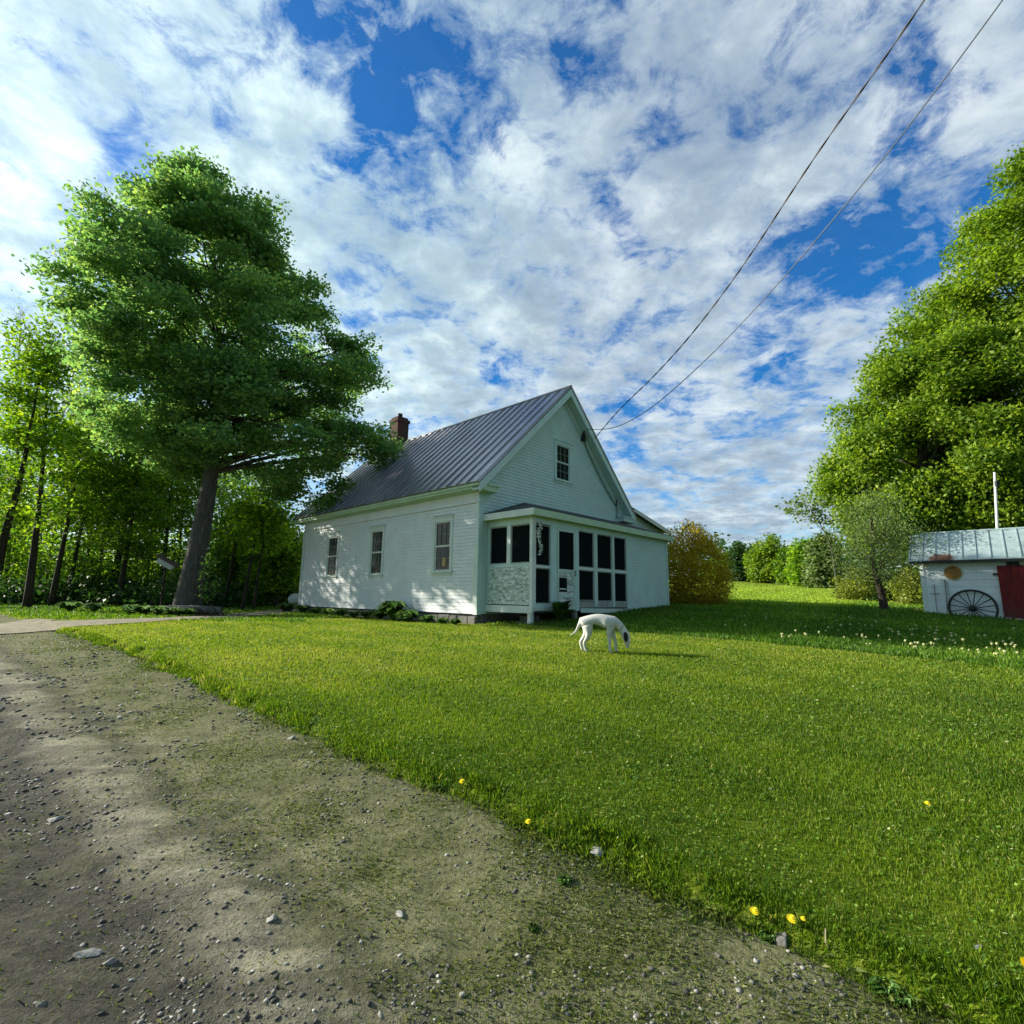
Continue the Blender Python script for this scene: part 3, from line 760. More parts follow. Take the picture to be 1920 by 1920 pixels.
mb = MB(); mb.box(.49, 1.14, -PD-.0, -PD+.08, zf(.8)-.05, zf(.8)+.06); mb.build('porch_rail', M['mint'], H)
post(1.14, 1.42, zf(1.3)-.03, ZP, M['mint'])
# door
D = empty('screen_door', (0, 0, 0)); D.parent = H
mb = MB(); y0, y1 = -PD-.015, -PD+.025; d0, d1 = 1.44, 2.30; zb = zf(1.9)-.08
mb.box(d0, d0+.07, y0, y1, zb, 3.64); mb.box(d1-.07, d1, y0, y1, zb, 3.64); mb.box(d0+.07, d1-.07, y0, y1, 3.56, 3.64); mb.box(d0+.07, d1-.07, y0, y1, 2.36, 2.45); mb.box(d0+.07, d1-.07, y0, y1, zb, zb+.14); mb.box(d0+.07, d1-.07, y0, y1, zb+.34, zb+.42)
mb.build('door_frame', M['minttrim'], D)
mb = MB(); mb.box(d0+.07, d1-.07, -PD+.003, -PD+.008, 2.45, 3.56); mb.build('screen', M['screen'], D)
mb = MB(); mb.box(d0+.47, d1-.07, -PD-.004, -PD+.012, zb+.42, 2.36); mb.box(d0+.07, d0+.47, -PD-.003, -PD+.011, 2.20, 2.36); mb.box(d0+.07, d0+.47, -PD-.003, -PD+.011, zb+.42, zb+.50); mb.box(d0+.07, d1-.07, -PD-.002, -PD+.012, zb+.14, zb+.34)
o = mb.build('door_panel', M['peel'], D); o['label'] = 'broken lower door panel with a dark hole and worn paint'
mb = MB(); mb.box(d0+.07, d0+.47, -PD+.012, -PD+.018, zb+.50, 2.20); mb.build('missing_board_gap', M['screen'], D)
mb = MB(); mb.box(d0+.12, d0+.42, -PD-.001, -PD+.011, 1.86, 1.90); mb.build('door_slat', M['minttrim'], D)
mb = MB(); mb.tube([(d1-.05, y0-.05, 2.28), (d1-.05, y0-.05, 2.42)], .012, 6); mb.tube([(d1-.05, y0, 2.29), (d1-.05, y0-.05, 2.29)], .008, 6); mb.tube([(d1-.05, y0, 2.41), (d1-.05, y0-.05, 2.41)], .008, 6); mb.build('handle', M['iron'], D)
post(2.32, 2.50, zf(2.4)-.12, ZP, M['mint'])
mb = MB(); mb.box(1.42, 2.32, -PD, -PD+.08, 3.65, ZP); mb.build('porch_rail', M['mint'], H)
mids = [2.50, 3.30, 3.52, 4.34, 4.52, 5.26]
for a0, a1 in ((3.30, 3.52), (4.34, 4.52)): post(a0+.02, a1-.02, zf(a0)+.02, ZP, M['minttrim'])
for a0, a1 in ((2.50, 3.32), (3.50, 4.36), (4.50, 5.26)):
    screen_f(a0, a1, zf(a0)+.18, 2.48); screen_f(a0, a1, 2.56, ZT+.02)
    mb = MB(); mb.box(a0, a1, -PD+.0, -PD+.075, 2.48, 2.56); mb.build('porch_rail', M['trim'], H)
mb = MB(); mb.box(2.50, 5.26, -PD-.004, -PD+.07, zf(3)-.01, zf(3)+.17); mb.build('porch_rail', M['frame_dark'], H)
for a0, a1 in ((.49, 1.14), (2.50, 5.26)):
    mb = MB(); mb.box(a0, a1, -PD-.002, -PD+.08, ZT+.02, ZP); mb.build('porch_rail', M['mint'], H)
# dark room wall behind the screens comes from the gable wall; solid clapboard end of the porch
mb = MB(); mb.box(5.30, PA1-.03, -PD+.03, -.03, 1.22, ZP); mb.build('wall_core', M['mint'], H)
mb = MB(); siding(mb, 5.36, PA1-.0, 1.20, ZP, lambda s, d, z: (s, -PD+.03-d, z)); mb.build('porch_end_wall', M['mint'], H)
mb = MB(); siding(mb, -PD+.03, 0, 1.20, ZP, lambda s, d, z: (PA1-.03+d, s, z)); mb.build('porch_end_wall', M['mint'], H)
mb = MB(); mb.box(5.26, 5.38, -PD-.012, -PD+.03, 1.18, ZP); mb.build('corner_board', M['mint'], H)
mb = MB(); mb.box(PA1-.1, PA1+.012, -PD-.014, -PD+.03, 1.18, ZP); mb.build('corner_board', M['mint'], H)
# hip roof of the porch
e = .20; zt_, ze_ = 4.62, 4.02
A0, A1, B0 = PA0-e, PA1+.08, -PD-e
mb = MB()
A = (A0, B0, ze_); B = (A1, B0, ze_); Cc = (1.95, -.03, zt_); Dd = (8.12, -.03, zt_+.03); E_ = (A0, -.03, ze_); G_ = (A1, -.03, ze_)
for poly in ([A, B, Dd, Cc], [A, Cc, E_], [B, G_, Dd]): mb.slab(poly, (0, 0, .05))
pr = mb.build('porch_roof', M['porchroof'], H)
# fascia and soffit of the porch roof
mb = MB(); mb.box(A0-.02, A0, B0-.02, -.03, ze_-.17, ze_+.02); mb.build('fascia', M['trim'], pr)
mb = MB(); mb.box(A0+.003, A1+.02, B0-.02, B0, ze_-.17, ze_+.02); mb.box(A1, A1+.02, B0+.003, -.03, ze_-.17, ze_+.02); mb.build('fascia', M['greentrim'], pr)
mb = MB(); mb.box(A0+.001, A1-.001, B0+.001, -.03, ze_-.15, ze_-.12); mb.build('soffit', M['greentrim'], pr)
mb = MB(); mb.box(PA0-.004, PA1, -PD-.004, -PD+.10, ZP+.001, ze_-.151); mb.box(PA0-.003, PA0+.10, -PD+.10, -.03, ZP+.001, ze_-.151); mb.build('beam', M['greentrim'], pr)
# low side wing on the right with a shallow roof running off the main roof
mb = MB(); mb.box(W_-.02, 11.4, .02, L_-.3, 1.15, 4.5); mb.build('side_wing', M['mint'], H)
mb = MB(); p0, p1 = (8.02, 5.45), (11.75, 4.72)
mb.hexa([(p0[0],-.30,p0[1]-.06),(p1[0],-.30,p1[1]-.06),(p1[0],L_,p1[1]-.06),(p0[0],L_,p0[1]-.06)], [(p0[0],-.30,p0[1]),(p1[0],-.30,p1[1]),(p1[0],L_,p1[1]),(p0[0],L_,p0[1])])
wr_ = mb.build('wing_roof', M['porchroof'], H)
mb = MB(); mb.hexa([(8.45,-.335,5.21),(p1[0],-.335,p1[1]-.20),(p1[0],-.301,p1[1]-.20),(8.45,-.301,5.21)], [(8.45,-.335,5.365),(p1[0],-.335,p1[1]-.01),(p1[0],-.301,p1[1]-.01),(8.45,-.301,5.365)])
mb.build('fascia', M['trim'], wr_)
mb = MB(); mb.slab([(8.15, -.0, 4.4), (11.4, -.0, 4.4), (11.4, -.0, 4.72), (8.15, -.0, 5.38)], (0, .02, 0)); mb.build('wing_gable', M['mint'], H)
# service bracket and cable on the gable
mb = MB(); mb.box(5.14, 5.28, -.16, -.03, 7.52, 7.78); mb.tube([(5.21, -.10, 7.76), (5.21, -.16, 7.98)], .035, 8); mb.tube([(5.1, -.1, 7.62), (5.34, -.12, 7.62)], .02, 6)
mb.build('service_bracket', M['iron'], H, bevel=.01)
cp = [(5.30, -.07, 7.60)]
for i in range(10):
    q = i/9; a = 5.45+(7.45-5.45)*q; cp.append((a, -.075, ZE+SL*(W_+OH-a)-.60-.12*math.sin(math.pi*q)))
cp += [(7.52, -.075, 5.6), (7.54, -.075, 4.72)]
mb = MB(); mb.tube(cp, .018, 6); mb.build('service_cable', M['cable'], H)
mb = MB(); mb.box(7.50, 8.10, -.10, -.03, 4.70, 4.82); mb.build('service_conduit_box', M['mint'], H)

# white flowering basket hanging at the porch corner
def px_leaf_cloud(rg, centers, size, per, spread, upb=.4):
    c = np.repeat(np.asarray(centers, float), per, 0)
    n = len(c); p = c + rg.standard_normal((n, 3))*np.asarray(spread)
    return p
def leafquads(p, size, rg, upb=.5, asp=.62, out=None):
    n = len(p)
    nrm = rg.standard_normal((n, 3)); nrm[:, 2] += upb*2
    if out is not None: nrm += out
    nrm /= np.linalg.norm(nrm, axis=1, keepdims=True)+1e-9
    d = rg.standard_normal((n, 3)); d -= nrm*(d*nrm).sum(1, keepdims=True); d /= np.linalg.norm(d, axis=1, keepdims=True)+1e-9
    s_ = np.cross(nrm, d); L = (size*(.65+.7*rg.random(n)))[:, None] if np.ndim(size) == 0 else size[:, None]
    V = np.empty((n, 4, 3)); V[:, 0] = p-d*L*.5; V[:, 1] = p+s_*L*asp*.5+d*L*.05-nrm*L*.08; V[:, 2] = p+d*L*.5; V[:, 3] = p-s_*L*asp*.5+d*L*.05-nrm*L*.08
    return V.reshape(-1, 3), np.arange(n*4).reshape(n, 4)
rg = np.random.default_rng(5)
hx = np.array([(.42+.10*rg.random(), -2.0+.08*rg.random(), 0) for _ in range(260)])
hx[:, 2] = 3.72-.95*rg.random(260)**1.4
hx[:, 0] += .05*np.sin(hx[:, 2]*9)
x0 = np.array([hw(a, b) for a, b in hx[:, :2]])
V, F = leafquads(np.column_stack([x0, hx[:, 2]]), .055, rg, .2)
t_ = NT('white_petal'); M['wpetal'] = t_.done(t_.bsdf((.62,.66,.62), .7))
o = npmesh('hanging_vine', V, F, M['wpetal'])
tag(o, 'pale leafy garland hanging at the corner post of the screened porch', 'hanging plant')

# ------------------------------------------------------------------ wires
def smooth_pts(pts, n=60):
    P = np.array(pts); d = np.r_[0, np.cumsum(np.linalg.norm(np.diff(P, axis=0), axis=1))]
    s_ = np.linspace(0, d[-1], n); Q = np.stack([np.interp(s_, d, P[:, i]) for i in range(3)], -1)
    for _ in range(40): Q[1:-1] = (Q[:-2]+Q[1:-1]*2+Q[2:])/4
    return Q
def wire(name, A3, pxs, Bxy, r, mat, label, twist=False):
    A3 = np.array(A3); nrm = np.array([-(Bxy[1]-A3[1]), Bxy[0]-A3[0]]); pts = [A3]
    for px, py in pxs:
        d = ray(px, py); q = ((A3[:2]-EYE[:2])@nrm)/(d[:2]@nrm); pts.append(EYE+d*q)
    e = pts[-1]+(pts[-1]-pts[-2])/np.linalg.norm(pts[-1]-pts[-2])*5; pts.append(e)
    Q = smooth_pts(pts, 120)
    mb = MB()
    if twist:
        ph = np.linspace(0, len(Q)*1.1, len(Q)); off = np.stack([np.cos(ph), np.zeros(len(Q)), np.sin(ph)], -1)*r*.7
        mb.tube([tuple(p) for p in Q+off], r*.75, 6); mb.tube([tuple(p) for p in Q-off], r*.75, 6)
    else: mb.tube([tuple(p) for p in Q], r, 6)
    o = mb.build(name, mat); return tag(o, label, 'wire')
ax, ay = hw(5.6, -.36)
wire('power_cable', (ax, ay, ZE+SL*(W_+OH-5.6)-.05), [(1160,768),(1220,712),(1280,648),(1340,573),(1400,490),(1460,398),(1520,303),(1580,218),(1640,135),(1690,70),(1735,0)], (6.5, 4.0), .014, M['cable'],
     'dark twisted power cable from the gable, the upper of the two overhead lines', True)
ax, ay = hw(5.21, -.17)
wire('telephone_wire', (ax, ay, 7.97), [(1150,806),(1215,772),(1280,716),(1340,660),(1400,597),(1480,510),(1560,415),(1640,320),(1720,218),(1800,110),(1880,0)], (7.5, 4.0), .012, M['cable2'],
     'thin grey wire below and right of the dark twisted cable', False)

# ------------------------------------------------------------------ shed
S = empty('garden_shed', (SA[0], SA[1], 0), TH-math.pi/2, 'small white wooden shed with pale teal tin roof and red door', 'shed')
mb = MB(); mb.box(.02, 4.9, .02, 2.4, .95, 3.02)
mb.slab([(.02, .02, 3.02), (.02, 2.4, 3.02), (.02, 1.2, 3.95)], (4.88, 0, 0)); mb.build('wall', M['white'], S)
mb = MB(); z = 1.02
while z < 3.0:
    zt = min(z+.235, 3.02)
    for a0, a1 in ((.0, 4.9),):
        mb.hexa([(a0,-.016,z),(a1,-.016,z),(a1,.018,z),(a0,.018,z)], [(a0,-.006,zt-.004),(a1,-.006,zt-.004),(a1,.018,zt-.004),(a0,.018,zt-.004)])
    z += .235
mb.build('front_boarding', M['white'], S)
mb = MB(); mb.box(-.02, .10, -.03, -.0165, 1.0, 3.0); mb.build('corner_board', M['trim'], S)
def srz(b): return 3.11+(4.18-3.11)*(b+.33)/(1.2+.33)
mb = MB(); a0, a1 = -.28, 5.2
for b0, b1, z0, z1 in ((-.33, 1.2, 3.11, 4.18), (1.2, 2.75, 4.18, 3.11)):
    mb.hexa([(a0,b0,z0-.03),(a1,b0,z0-.03),(a1,b1,z1-.03),(a0,b1,z1-.03)], [(a0,b0,z0),(a1,b0,z0),(a1,b1,z1),(a0,b1,z1)])
a = a0+.01
while a < a1:
    mb.hexa([(a,-.335,3.108),(a+.03,-.335,3.108),(a+.03,1.2,4.18),(a,1.2,4.18)], [(a,-.335,3.145),(a+.03,-.335,3.145),(a+.03,1.2,4.217),(a,1.2,4.217)]); a += .355
mb.tube([(a0-.01, 1.2, 4.19), (a1, 1.2, 4.19)], .045, 8)
so = mb.build('roof', M['tin'], S); so['label'] = 'tin roof with a rust patch at its lower left edge'
mb = MB(); mb.box(a0, a1, -.32, -.29, 2.99, 3.075); mb.build('fascia', M['iron'], so)
D2 = empty('door'); D2.parent = S
mb = MB()
for i in range(9):
    a_ = 1.98+i*.16; mb.hexa([(a_+.012,-.10,1.14),(a_+.165,-.10,1.14),(a_+.165,-.055,1.14),(a_+.012,-.055,1.14)], [(a_,-.10,2.87),(a_+.152,-.10,2.87),(a_+.152,-.055,2.87),(a_,-.055,2.87)])
mb.build('door_panel', M['red'], D2)
mb = MB(); mb.box(2.02, 3.4, -.054, -.02, 1.00, 1.14); mb.build('door_threshold', M['greywood'], D2)
mb = MB(); mb.box(2.22, 2.52, -.09, -.02, 2.872, 2.985); mb.build('hinge', M['iron'], D2)
mb = MB(); mb.box(1.86, 1.99, -.10, -.017, 2.57, 2.63); mb.build('latch', M['iron'], S)
mb = MB(); mb.box(2.02, 2.16, -.14, -.055, .95, 1.22); mb.build('door_post', M['greywood'], S)
rz_s = TH-math.pi/2
def sp(a, b, z): q = sw(a, b); return (q[0], q[1], z)
# ochre disc sign
mb = MB(); n = 40; R = .235
mb.tube([(.0, 0, 0), (0, -.03, 0)], [R, R], n)
o = mb.build('disc', M['ochre']); root = empty('round_plaque', sp(.87, -.02, 2.67), rz_s, 'round ochre disc hung high on the shed front wall', 'plaque'); o.parent = root
mb = MB(); mb.tube([((R+.0)*math.cos(2*math.pi*i/n), -.02, (R+.0)*math.sin(2*math.pi*i/n)) for i in range(n+1)], .014, 6, cap=False); mb.build('rim', M['disc_rim'], root)
# wagon wheel
root = empty('wagon_wheel', sp(1.26, -.20, 1.48), rz_s, 'black sixteen spoke wagon wheel leaning on the white shed wall', 'wheel')
root.rotation_euler.x = rad(-9)
R = .60
mb = MB(); n = 48; ring = [(R*math.cos(2*math.pi*i/n), 0, R*math.sin(2*math.pi*i/n)) for i in range(n+1)]
mb.tube(ring, .036, 8, cap=False); mb.build('rim', M['iron'], root)
for i in range(16):
    a_ = 2*math.pi*(i+.5)/16
    mb = MB(); mb.tube([(.07*math.cos(a_), 0, .07*math.sin(a_)), (.33*math.cos(a_), 0, .33*math.sin(a_)), (.585*math.cos(a_), 0, .585*math.sin(a_))], [.017, .013, .016], 6); mb.build('spoke', M['iron'], root)
mb = MB(); mb.tube([(0, .07, 0), (0, .04, 0), (0, -.06, 0), (0, -.12, 0)], [.06, .095, .095, .05], 14); mb.build('hub', M['iron'], root)
# hand tool leaning: long handle with a cross bar
root = empty('garden_cultivator', sp(.33, -.09, 1.16), rz_s, 'thin grey long handled tool with a crossbar leaning on the shed', 'garden tool')
mb = MB(); mb.tube([(0, -.04, 0), (0, .05, 1.12)], .013, 6); mb.build('handle', M['greywood'], root)
mb = MB(); mb.tube([(-.13, .01, .80), (.13, .01, .80)], .013, 6); mb.build('crossbar', M['greywood'], root)
mb = MB()
for k_ in (-.09, -.03, .03, .09): mb.tube([(k_, -.04, .0), (k_, -.06, -.06)], .006, 5)
mb.tube([(-.1, -.04, .0), (.1, -.04, .0)], .01, 6); mb.build('tines', M['iron'], root)
mb = MB(); mb.tube([sp(.58, -.09, 1.13), sp(.62, -.06, 1.8), sp(.63, -.035, 2.44)], .017, 6); o = mb.build('wooden_pole', M['greywood']); tag(o, 'thin bare pole leaning on the shed between the crossbar tool and the wheel', 'pole')
mb = MB(); mb.tube([sp(.70, -.09, 1.13), sp(.69, -.04, 2.36)], .010, 6); o = mb.build('metal_rod', M['frame_dark']); tag(o, 'thin metal rod beside the bare pole left of the wheel', 'rod')
root = empty('metal_trough', sp(.62, -.26, 1.15), rz_s, 'low black trough on the grass at the foot of the poles', 'trough')
mb = MB(); mb.hexa([(-.16,-.07,0),(.16,-.07,0),(.16,.07,0),(-.16,.07,0)], [(-.20,-.10,.12),(.20,-.10,.12),(.20,.10,.12),(-.20,.10,.12)]); mb.build('basin', M['iron'], root, bevel=.015)
for x_ in (-.13, .13): MB().box(x_-.02, x_+.02, -.06, .06, -.06, 0).build('foot', M['iron'], root)
p = sp(2.35, -.45, 0); v, f = rockmesh(np.array([0.]), np.array([0.]), np.array([0.]), np.array([.17]))
o = MB().add([tuple(q) for q in v], [tuple(map(int, q)) for q in f]).build('door_stone', M['palestone']); sb = o.modifiers.new('r', 'SUBSURF'); sb.render_levels = 2
o.location = (p[0], p[1], g1(p[0], p[1])+.04); tag(o, 'pale flat stone on the ground before the red shed door', 'stone')
# white pole behind the shed
root = empty('utility_pole', (19.45, 20.5, g1(19.45, 20.5)), 0, 'slim white pole rising behind the shed roof in front of the maple', 'pole')
z0 = g1(19.45, 20.5)
mb = MB(); mb.tube([(0, 0, -.2), (.21, 0, 4.72-z0), (.42, 0, 7.0-z0)], [.06, .055, .045], 10); mb.build('shaft', M['whitepaint'], root, smooth=True)
mb = MB(); mb.box(.30, .42, -.14, -.05, 6.4-z0, 6.6-z0); mb.build('insulator', M['iron'], root)

# ------------------------------------------------------------------ trees
def curve(p, q, n=5, wob=.1, rg=rg, sag=0):
    p, q = np.array(p), np.array(q); L = np.linalg.norm(q-p); out = []
    o1 = rg.standard_normal(3)*wob*L*.5
    for i in range(n):
        s_ = i/(n-1); out.append(tuple(p+(q-p)*s_+o1*math.sin(math.pi*s_)+np.array([0, 0, sag*L*math.sin(math.pi*s_)])))
    return out
def tree(name, label, group, trunk, r_base, centers, spread, leaf, per, mat, bark, seed, cat='tree', nlimb=40, limb_r=.07, limb_from=.3, upb=.5, flare=1.6, tvar=.22, outw=0., twigs=0, fork=None):
    rg = np.random.default_rng(seed); centers = np.asarray(centers, float)
    b0 = trunk[0]; root = empty(name, tuple(map(float, b0)), 0, label, cat, group)
    trunk = [np.array(p)-np.array(b0) for p in trunk]; C = centers-np.array(b0)
    mb = MB(); n = len(trunk); P = np.array(trunk); P[0, 2] -= .3
    s_ = np.linspace(0, 1, n*4); Q = np.stack([np.interp(s_, np.linspace(0, 1, n), P[:, i]) for i in range(3)], -1)
    for _ in range(3): Q[1:-1] = (Q[:-2]+2*Q[1:-1]+Q[2:])/4
    rs = r_base*(1-.9*s_**1.1); rs = rs*(1+(flare-1)*np.exp(-s_*n*1.6))
    mb.tube([tuple(q) for q in Q], list(rs), 10)
    H_ = Q[-1, 2]
    idx = rg.permutation(len(C))[:nlimb]
    for i in idx:
        c = C[i]; rxy = np.hypot(c[0]-np.interp(c[2], Q[:, 2], Q[:, 0]), c[1]-np.interp(c[2], Q[:, 2], Q[:, 1]))
        zs = np.clip(c[2]-rxy*rg.uniform(.35, .8), H_*(limb_from+.22*rg.random()**2), H_*.93); s0 = np.array([np.interp(zs, Q[:, 2], Q[:, 0]), np.interp(zs, Q[:, 2], Q[:, 1]), zs])
        rr = limb_r*np.clip(np.linalg.norm(c-s0)/4, .35, 1.6)*(1-.45*zs/max(H_, .1))
        cv = curve(s0, c, 6, .13, rg, .05); mb.tube(cv, list(np.linspace(rr, rr*.18, 6)), 6)
        for k_ in range(twigs):
            e = c+rg.standard_normal(3)*np.array(spread)*1.4; mb.tube(curve(cv[3+k_ % 2], e, 4, .15, rg), [rr*.35, rr*.25, rr*.16, rr*.07], 4)
    mb.build('trunk', bark, root, smooth=True)
    ct = rg.standard_normal(len(C))*tvar*.6
    p = np.repeat(C, per, 0)+np.clip(rg.standard_normal((len(C)*per, 3)), -1.9, 1.9)*np.asarray(spread)
    out = None
    if outw:
        ctr = C.mean(0); out = (p-ctr); out /= np.linalg.norm(out, axis=1, keepdims=True)+1e-6; out *= outw
    V, F = leafquads(p, leaf, rg, upb, out=out)
    tone = np.clip(.5+np.repeat(ct, per)+tvar*rg.standard_normal(len(p)), 0, 1)
    npmesh('crown', V, F, mat, root, tone=tone)
    return root
def outline_centers(rows, axis_px, Y, n, rg, depth_k=1.0, power=.5):
    """rows: (py, left px, right px) of the crown's silhouette as seen; turned into radii about the trunk,
    measured square to the line of sight, so that the crown is a real round body"""
    pm = rows[-1][0]; A = at(axis_px(pm), pm, Y); e2 = A[:2]/np.linalg.norm(A[:2]); e1 = np.array([e2[1], -e2[0]])
    def hitp(px, py):
        d = ray(px, py); q = (A[:2]@e2)/(d[:2]@e2); p = EYE+d*q; return (p[:2]-A[:2])@e1, p[2]
    zs, L, R = [], [], []
    AX = []
    for py, l, r_ in rows:
        ul, _ = hitp(l, py); ur, _ = hitp(r_, py); ua, z = hitp(axis_px(py), py)
        zs.append(z); L.append(ua-ul); R.append(ur-ua); AX.append(ua)
    zs, L, R, AX = map(np.array, (zs, L, R, AX)); o = np.argsort(zs); zs, L, R, AX = zs[o], L[o], R[o], AX[o]
    out = []
    zz = np.linspace(zs[0], zs[-1], 200); w = (np.interp(zz, zs, L)+np.interp(zz, zs, R)+.5)**1.35; w /= w.sum()
    while len(out) < n:
        z = np.clip(rg.choice(zz, p=w)+rg.normal()*.1, zs[0], zs[-1])
        rl, rr, ua = np.interp(z, zs, L), np.interp(z, zs, R), np.interp(z, zs, AX)
        ph = rg.random()*2*np.pi; c, s_ = math.cos(ph), math.sin(ph)
        Rr = rr if c > 0 else rl; m_ = (rl+rr)/2
        q = rg.random()**power
        u_, v_ = ua+Rr*q*c, m_*q*s_*depth_k
        p = A[:2]+e1*u_+e2*v_; out.append((p[0], p[1], z))
    return np.array(out)
def billow(C, r, n, rg, flat=1.0, shell=.55, up=.25):
    """leaf clusters gathered into rounded boughs"""
    u_ = rg.standard_normal((len(C), n, 3)); u_[..., 2] += up; u_ /= np.linalg.norm(u_, axis=-1, keepdims=True)
    rr = r*(.65+.7*rg.random((len(C), 1, 1)))*(shell+(1-shell)*rg.random((len(C), n, 1)))
    return (C[:, None]+u_*rr*np.array([1, 1, flat])).reshape(-1, 3)

# big maple on the left
rg = np.random.default_rng(21)
rows = [(305,358,376),(338,325,412),(358,308,505),(400,255,568),(445,200,580),(490,150,592),(535,125,620),(575,100,650),(625,85,700),(670,80,712),(705,100,720),(750,120,738),(795,130,745),(830,150,742),(865,190,728),(905,345,690),(945,375,625)]
ax_l = lambda py: np.interp(py, [285, 600, 800, 1000], [365, 385, 400, 378])
Bo = outline_centers(rows, ax_l, 19.5, 680, rg, .65, .5)
Bo = Bo[[mnoise.noise(Vector((p[0]*.62, p[1]*.62, p[2]*1.05))) > -.05 for p in Bo]]       # open gaps between the boughs
Cn = billow(Bo, .80, 6, rg, .55, .35, .1)
gb = g1(-11.9, 19.5)
tree('maple_tree', 'tall broad maple with thick grey trunk left of the house', None, [(-12.15, 19.5, gb), (-11.9, 19.5, 3.9), (-11.75, 19.5, 6.3), (-11.8, 19.5, 9), (-12.2, 19.5, 13), (-13.4, 19.5, 18.8)], .38,
     Cn[~((Cn[:, 2] < 6.4) & ((Cn[:, 1] < 18.7) | ((Cn[:, 0] < -9.3) & (Cn[:, 1] < 21.0))))], (.30, .30, .14), .165, 78, M['maple'], M['bark'], 22, nlimb=130, limb_r=.07, limb_from=.3, upb=.75, tvar=.2, flare=1.45)

# big sunny maples on the right
rg = np.random.default_rng(31)
rows = [(250,1960,2060),(300,1925,2150),(340,1860,2200),(390,1805,2230),(450,1795,2270),(530,1720,2300),(600,1705,2330),(680,1640,2350),(760,1640,2350),(840,1660,2350),(900,1680,2350),(960,1700,2330)]
Cn = billow(outline_centers(rows, lambda py: 2020, 25, 185, rg, .8, .36), 1.35, 11, rg, .8, .55, .4)
g = g1(27.5, 25)
tree('maple_tree', 'towering sunlit maple behind the shed, highest crown at the right edge', 'maples behind the shed', [(27.2, 25, g), (27.4, 25, 8), (27.5, 25, 14), (27.5, 25, 20)], .55, Cn, (.42, .42, .30), .20, 130, M['maple_r'], M['bark'], 32, nlimb=70, limb_r=.16, upb=.35, outw=.8, tvar=.24)
rg = np.random.default_rng(33)
rows = [(590,1700,1790),(640,1660,1850),(690,1625,1890),(740,1598,1920),(790,1585,1940),(840,1558,1960),(880,1548,1960),(915,1542,1960),(950,1580,1950),(985,1600,1950),(1010,1640,1940)]
Cn = billow(outline_centers(rows, lambda py: np.interp(py, [590, 900], [1745, 1755]), 26, 135, rg, .8, .36), 1.15, 10, rg, .8, .55, .4)
g = g1(21.5, 26)
tree('maple_tree', 'rounder lime green maple leaning out left behind the small grey tree', 'maples behind the shed', [(21.6, 26, g), (21.6, 26, 6), (21.5, 26, 10), (21.4, 26, 13.5)], .42, Cn, (.40, .40, .28), .19, 120, M['maple_r'], M['bark'], 34, nlimb=60, limb_r=.13, upb=.35, outw=.8, tvar=.24)
rg = np.random.default_rng(35)
Cn = [at(px, py, 27+rg.normal()*.5) for px, py in [(1505,935),(1490,945),(1515,950),(1532,960),(1500,965),(1540,940),(1483,955),(1548,975),(1525,975)]]
tree('young_maple_tree', 'small feathery tree top poking out left of the lime green maple', None, [(at(1570,1100,27)[0], 27, g1(17, 27)), (at(1560,1020,27)[0], 27, at(1560,1020,27)[2]), tuple(at(1515,945,27))], .055, Cn, (.28, .28, .22), .2, 60, M['grey_leaf'], M['bark'], 36, nlimb=9, limb_r=.05, limb_from=.5)

# small grey-green fruit tree in front of the maples
rg = np.random.default_rng(41)
rows = [(925,1625,1665),(945,1590,1690),(975,1565,1715),(1005,1552,1735),(1035,1545,1740),(1060,1560,1735),(1085,1590,1725)]
Cn = outline_centers(rows, lambda py: 1642, 19.5, 170, rg, .9, .45)
g = g1(14.0, 19.5)
tree('fruit_tree', 'small old apple tree with grey green leaves left of the shed', None, [(14.05, 19.5, g), (13.95, 19.5, 2.1), (13.75, 19.5, 3.0), (13.85, 19.5, 4.6), (14.0, 19.5, 5.4)], .13, Cn, (.30, .30, .22), .085, 48, M['grey_leaf'], M['darkbark'], 42, nlimb=70, limb_r=.04, limb_from=.22, upb=.3, twigs=3)

# amber shrub at the house's right end
def shrub(name, label, group, rows, axpx, Y, n, spread, leaf, per, mat, seed, cat='shrub', stems=14, twigs=1, power=.4, dk=1.0, bark='darkbark', upb=.4):
    rg = np.random.default_rng(seed)
    Cn = outline_centers(rows, lambda py: axpx, Y, n, rg, dk, power)
    b = at(axpx, 1100, Y); gb_ = g1(b[0], Y)
    return tree(name, label, group, [(b[0], Y, gb_), (b[0], Y, gb_+.3), (b[0]+.05, Y, gb_+.8)], .05, Cn, spread, leaf, per, mat, M[bark], seed+1, cat, stems, .03, .1, upb, 1.2, twigs=twigs)
shrub('amber_shrub', 'big rounded amber leaved shrub against the right end of the house', None,
      [(985,1255,1290),(1000,1248,1320),(1020,1240,1345),(1045,1238,1362),(1070,1235,1370),(1095,1235,1372),(1120,1235,1368),(1140,1240,1355),(1150,1245,1340)], 1300, 22.0, 330, (.17,.17,.15), .085, 75, M['orange'], 51, stems=60, twigs=2)
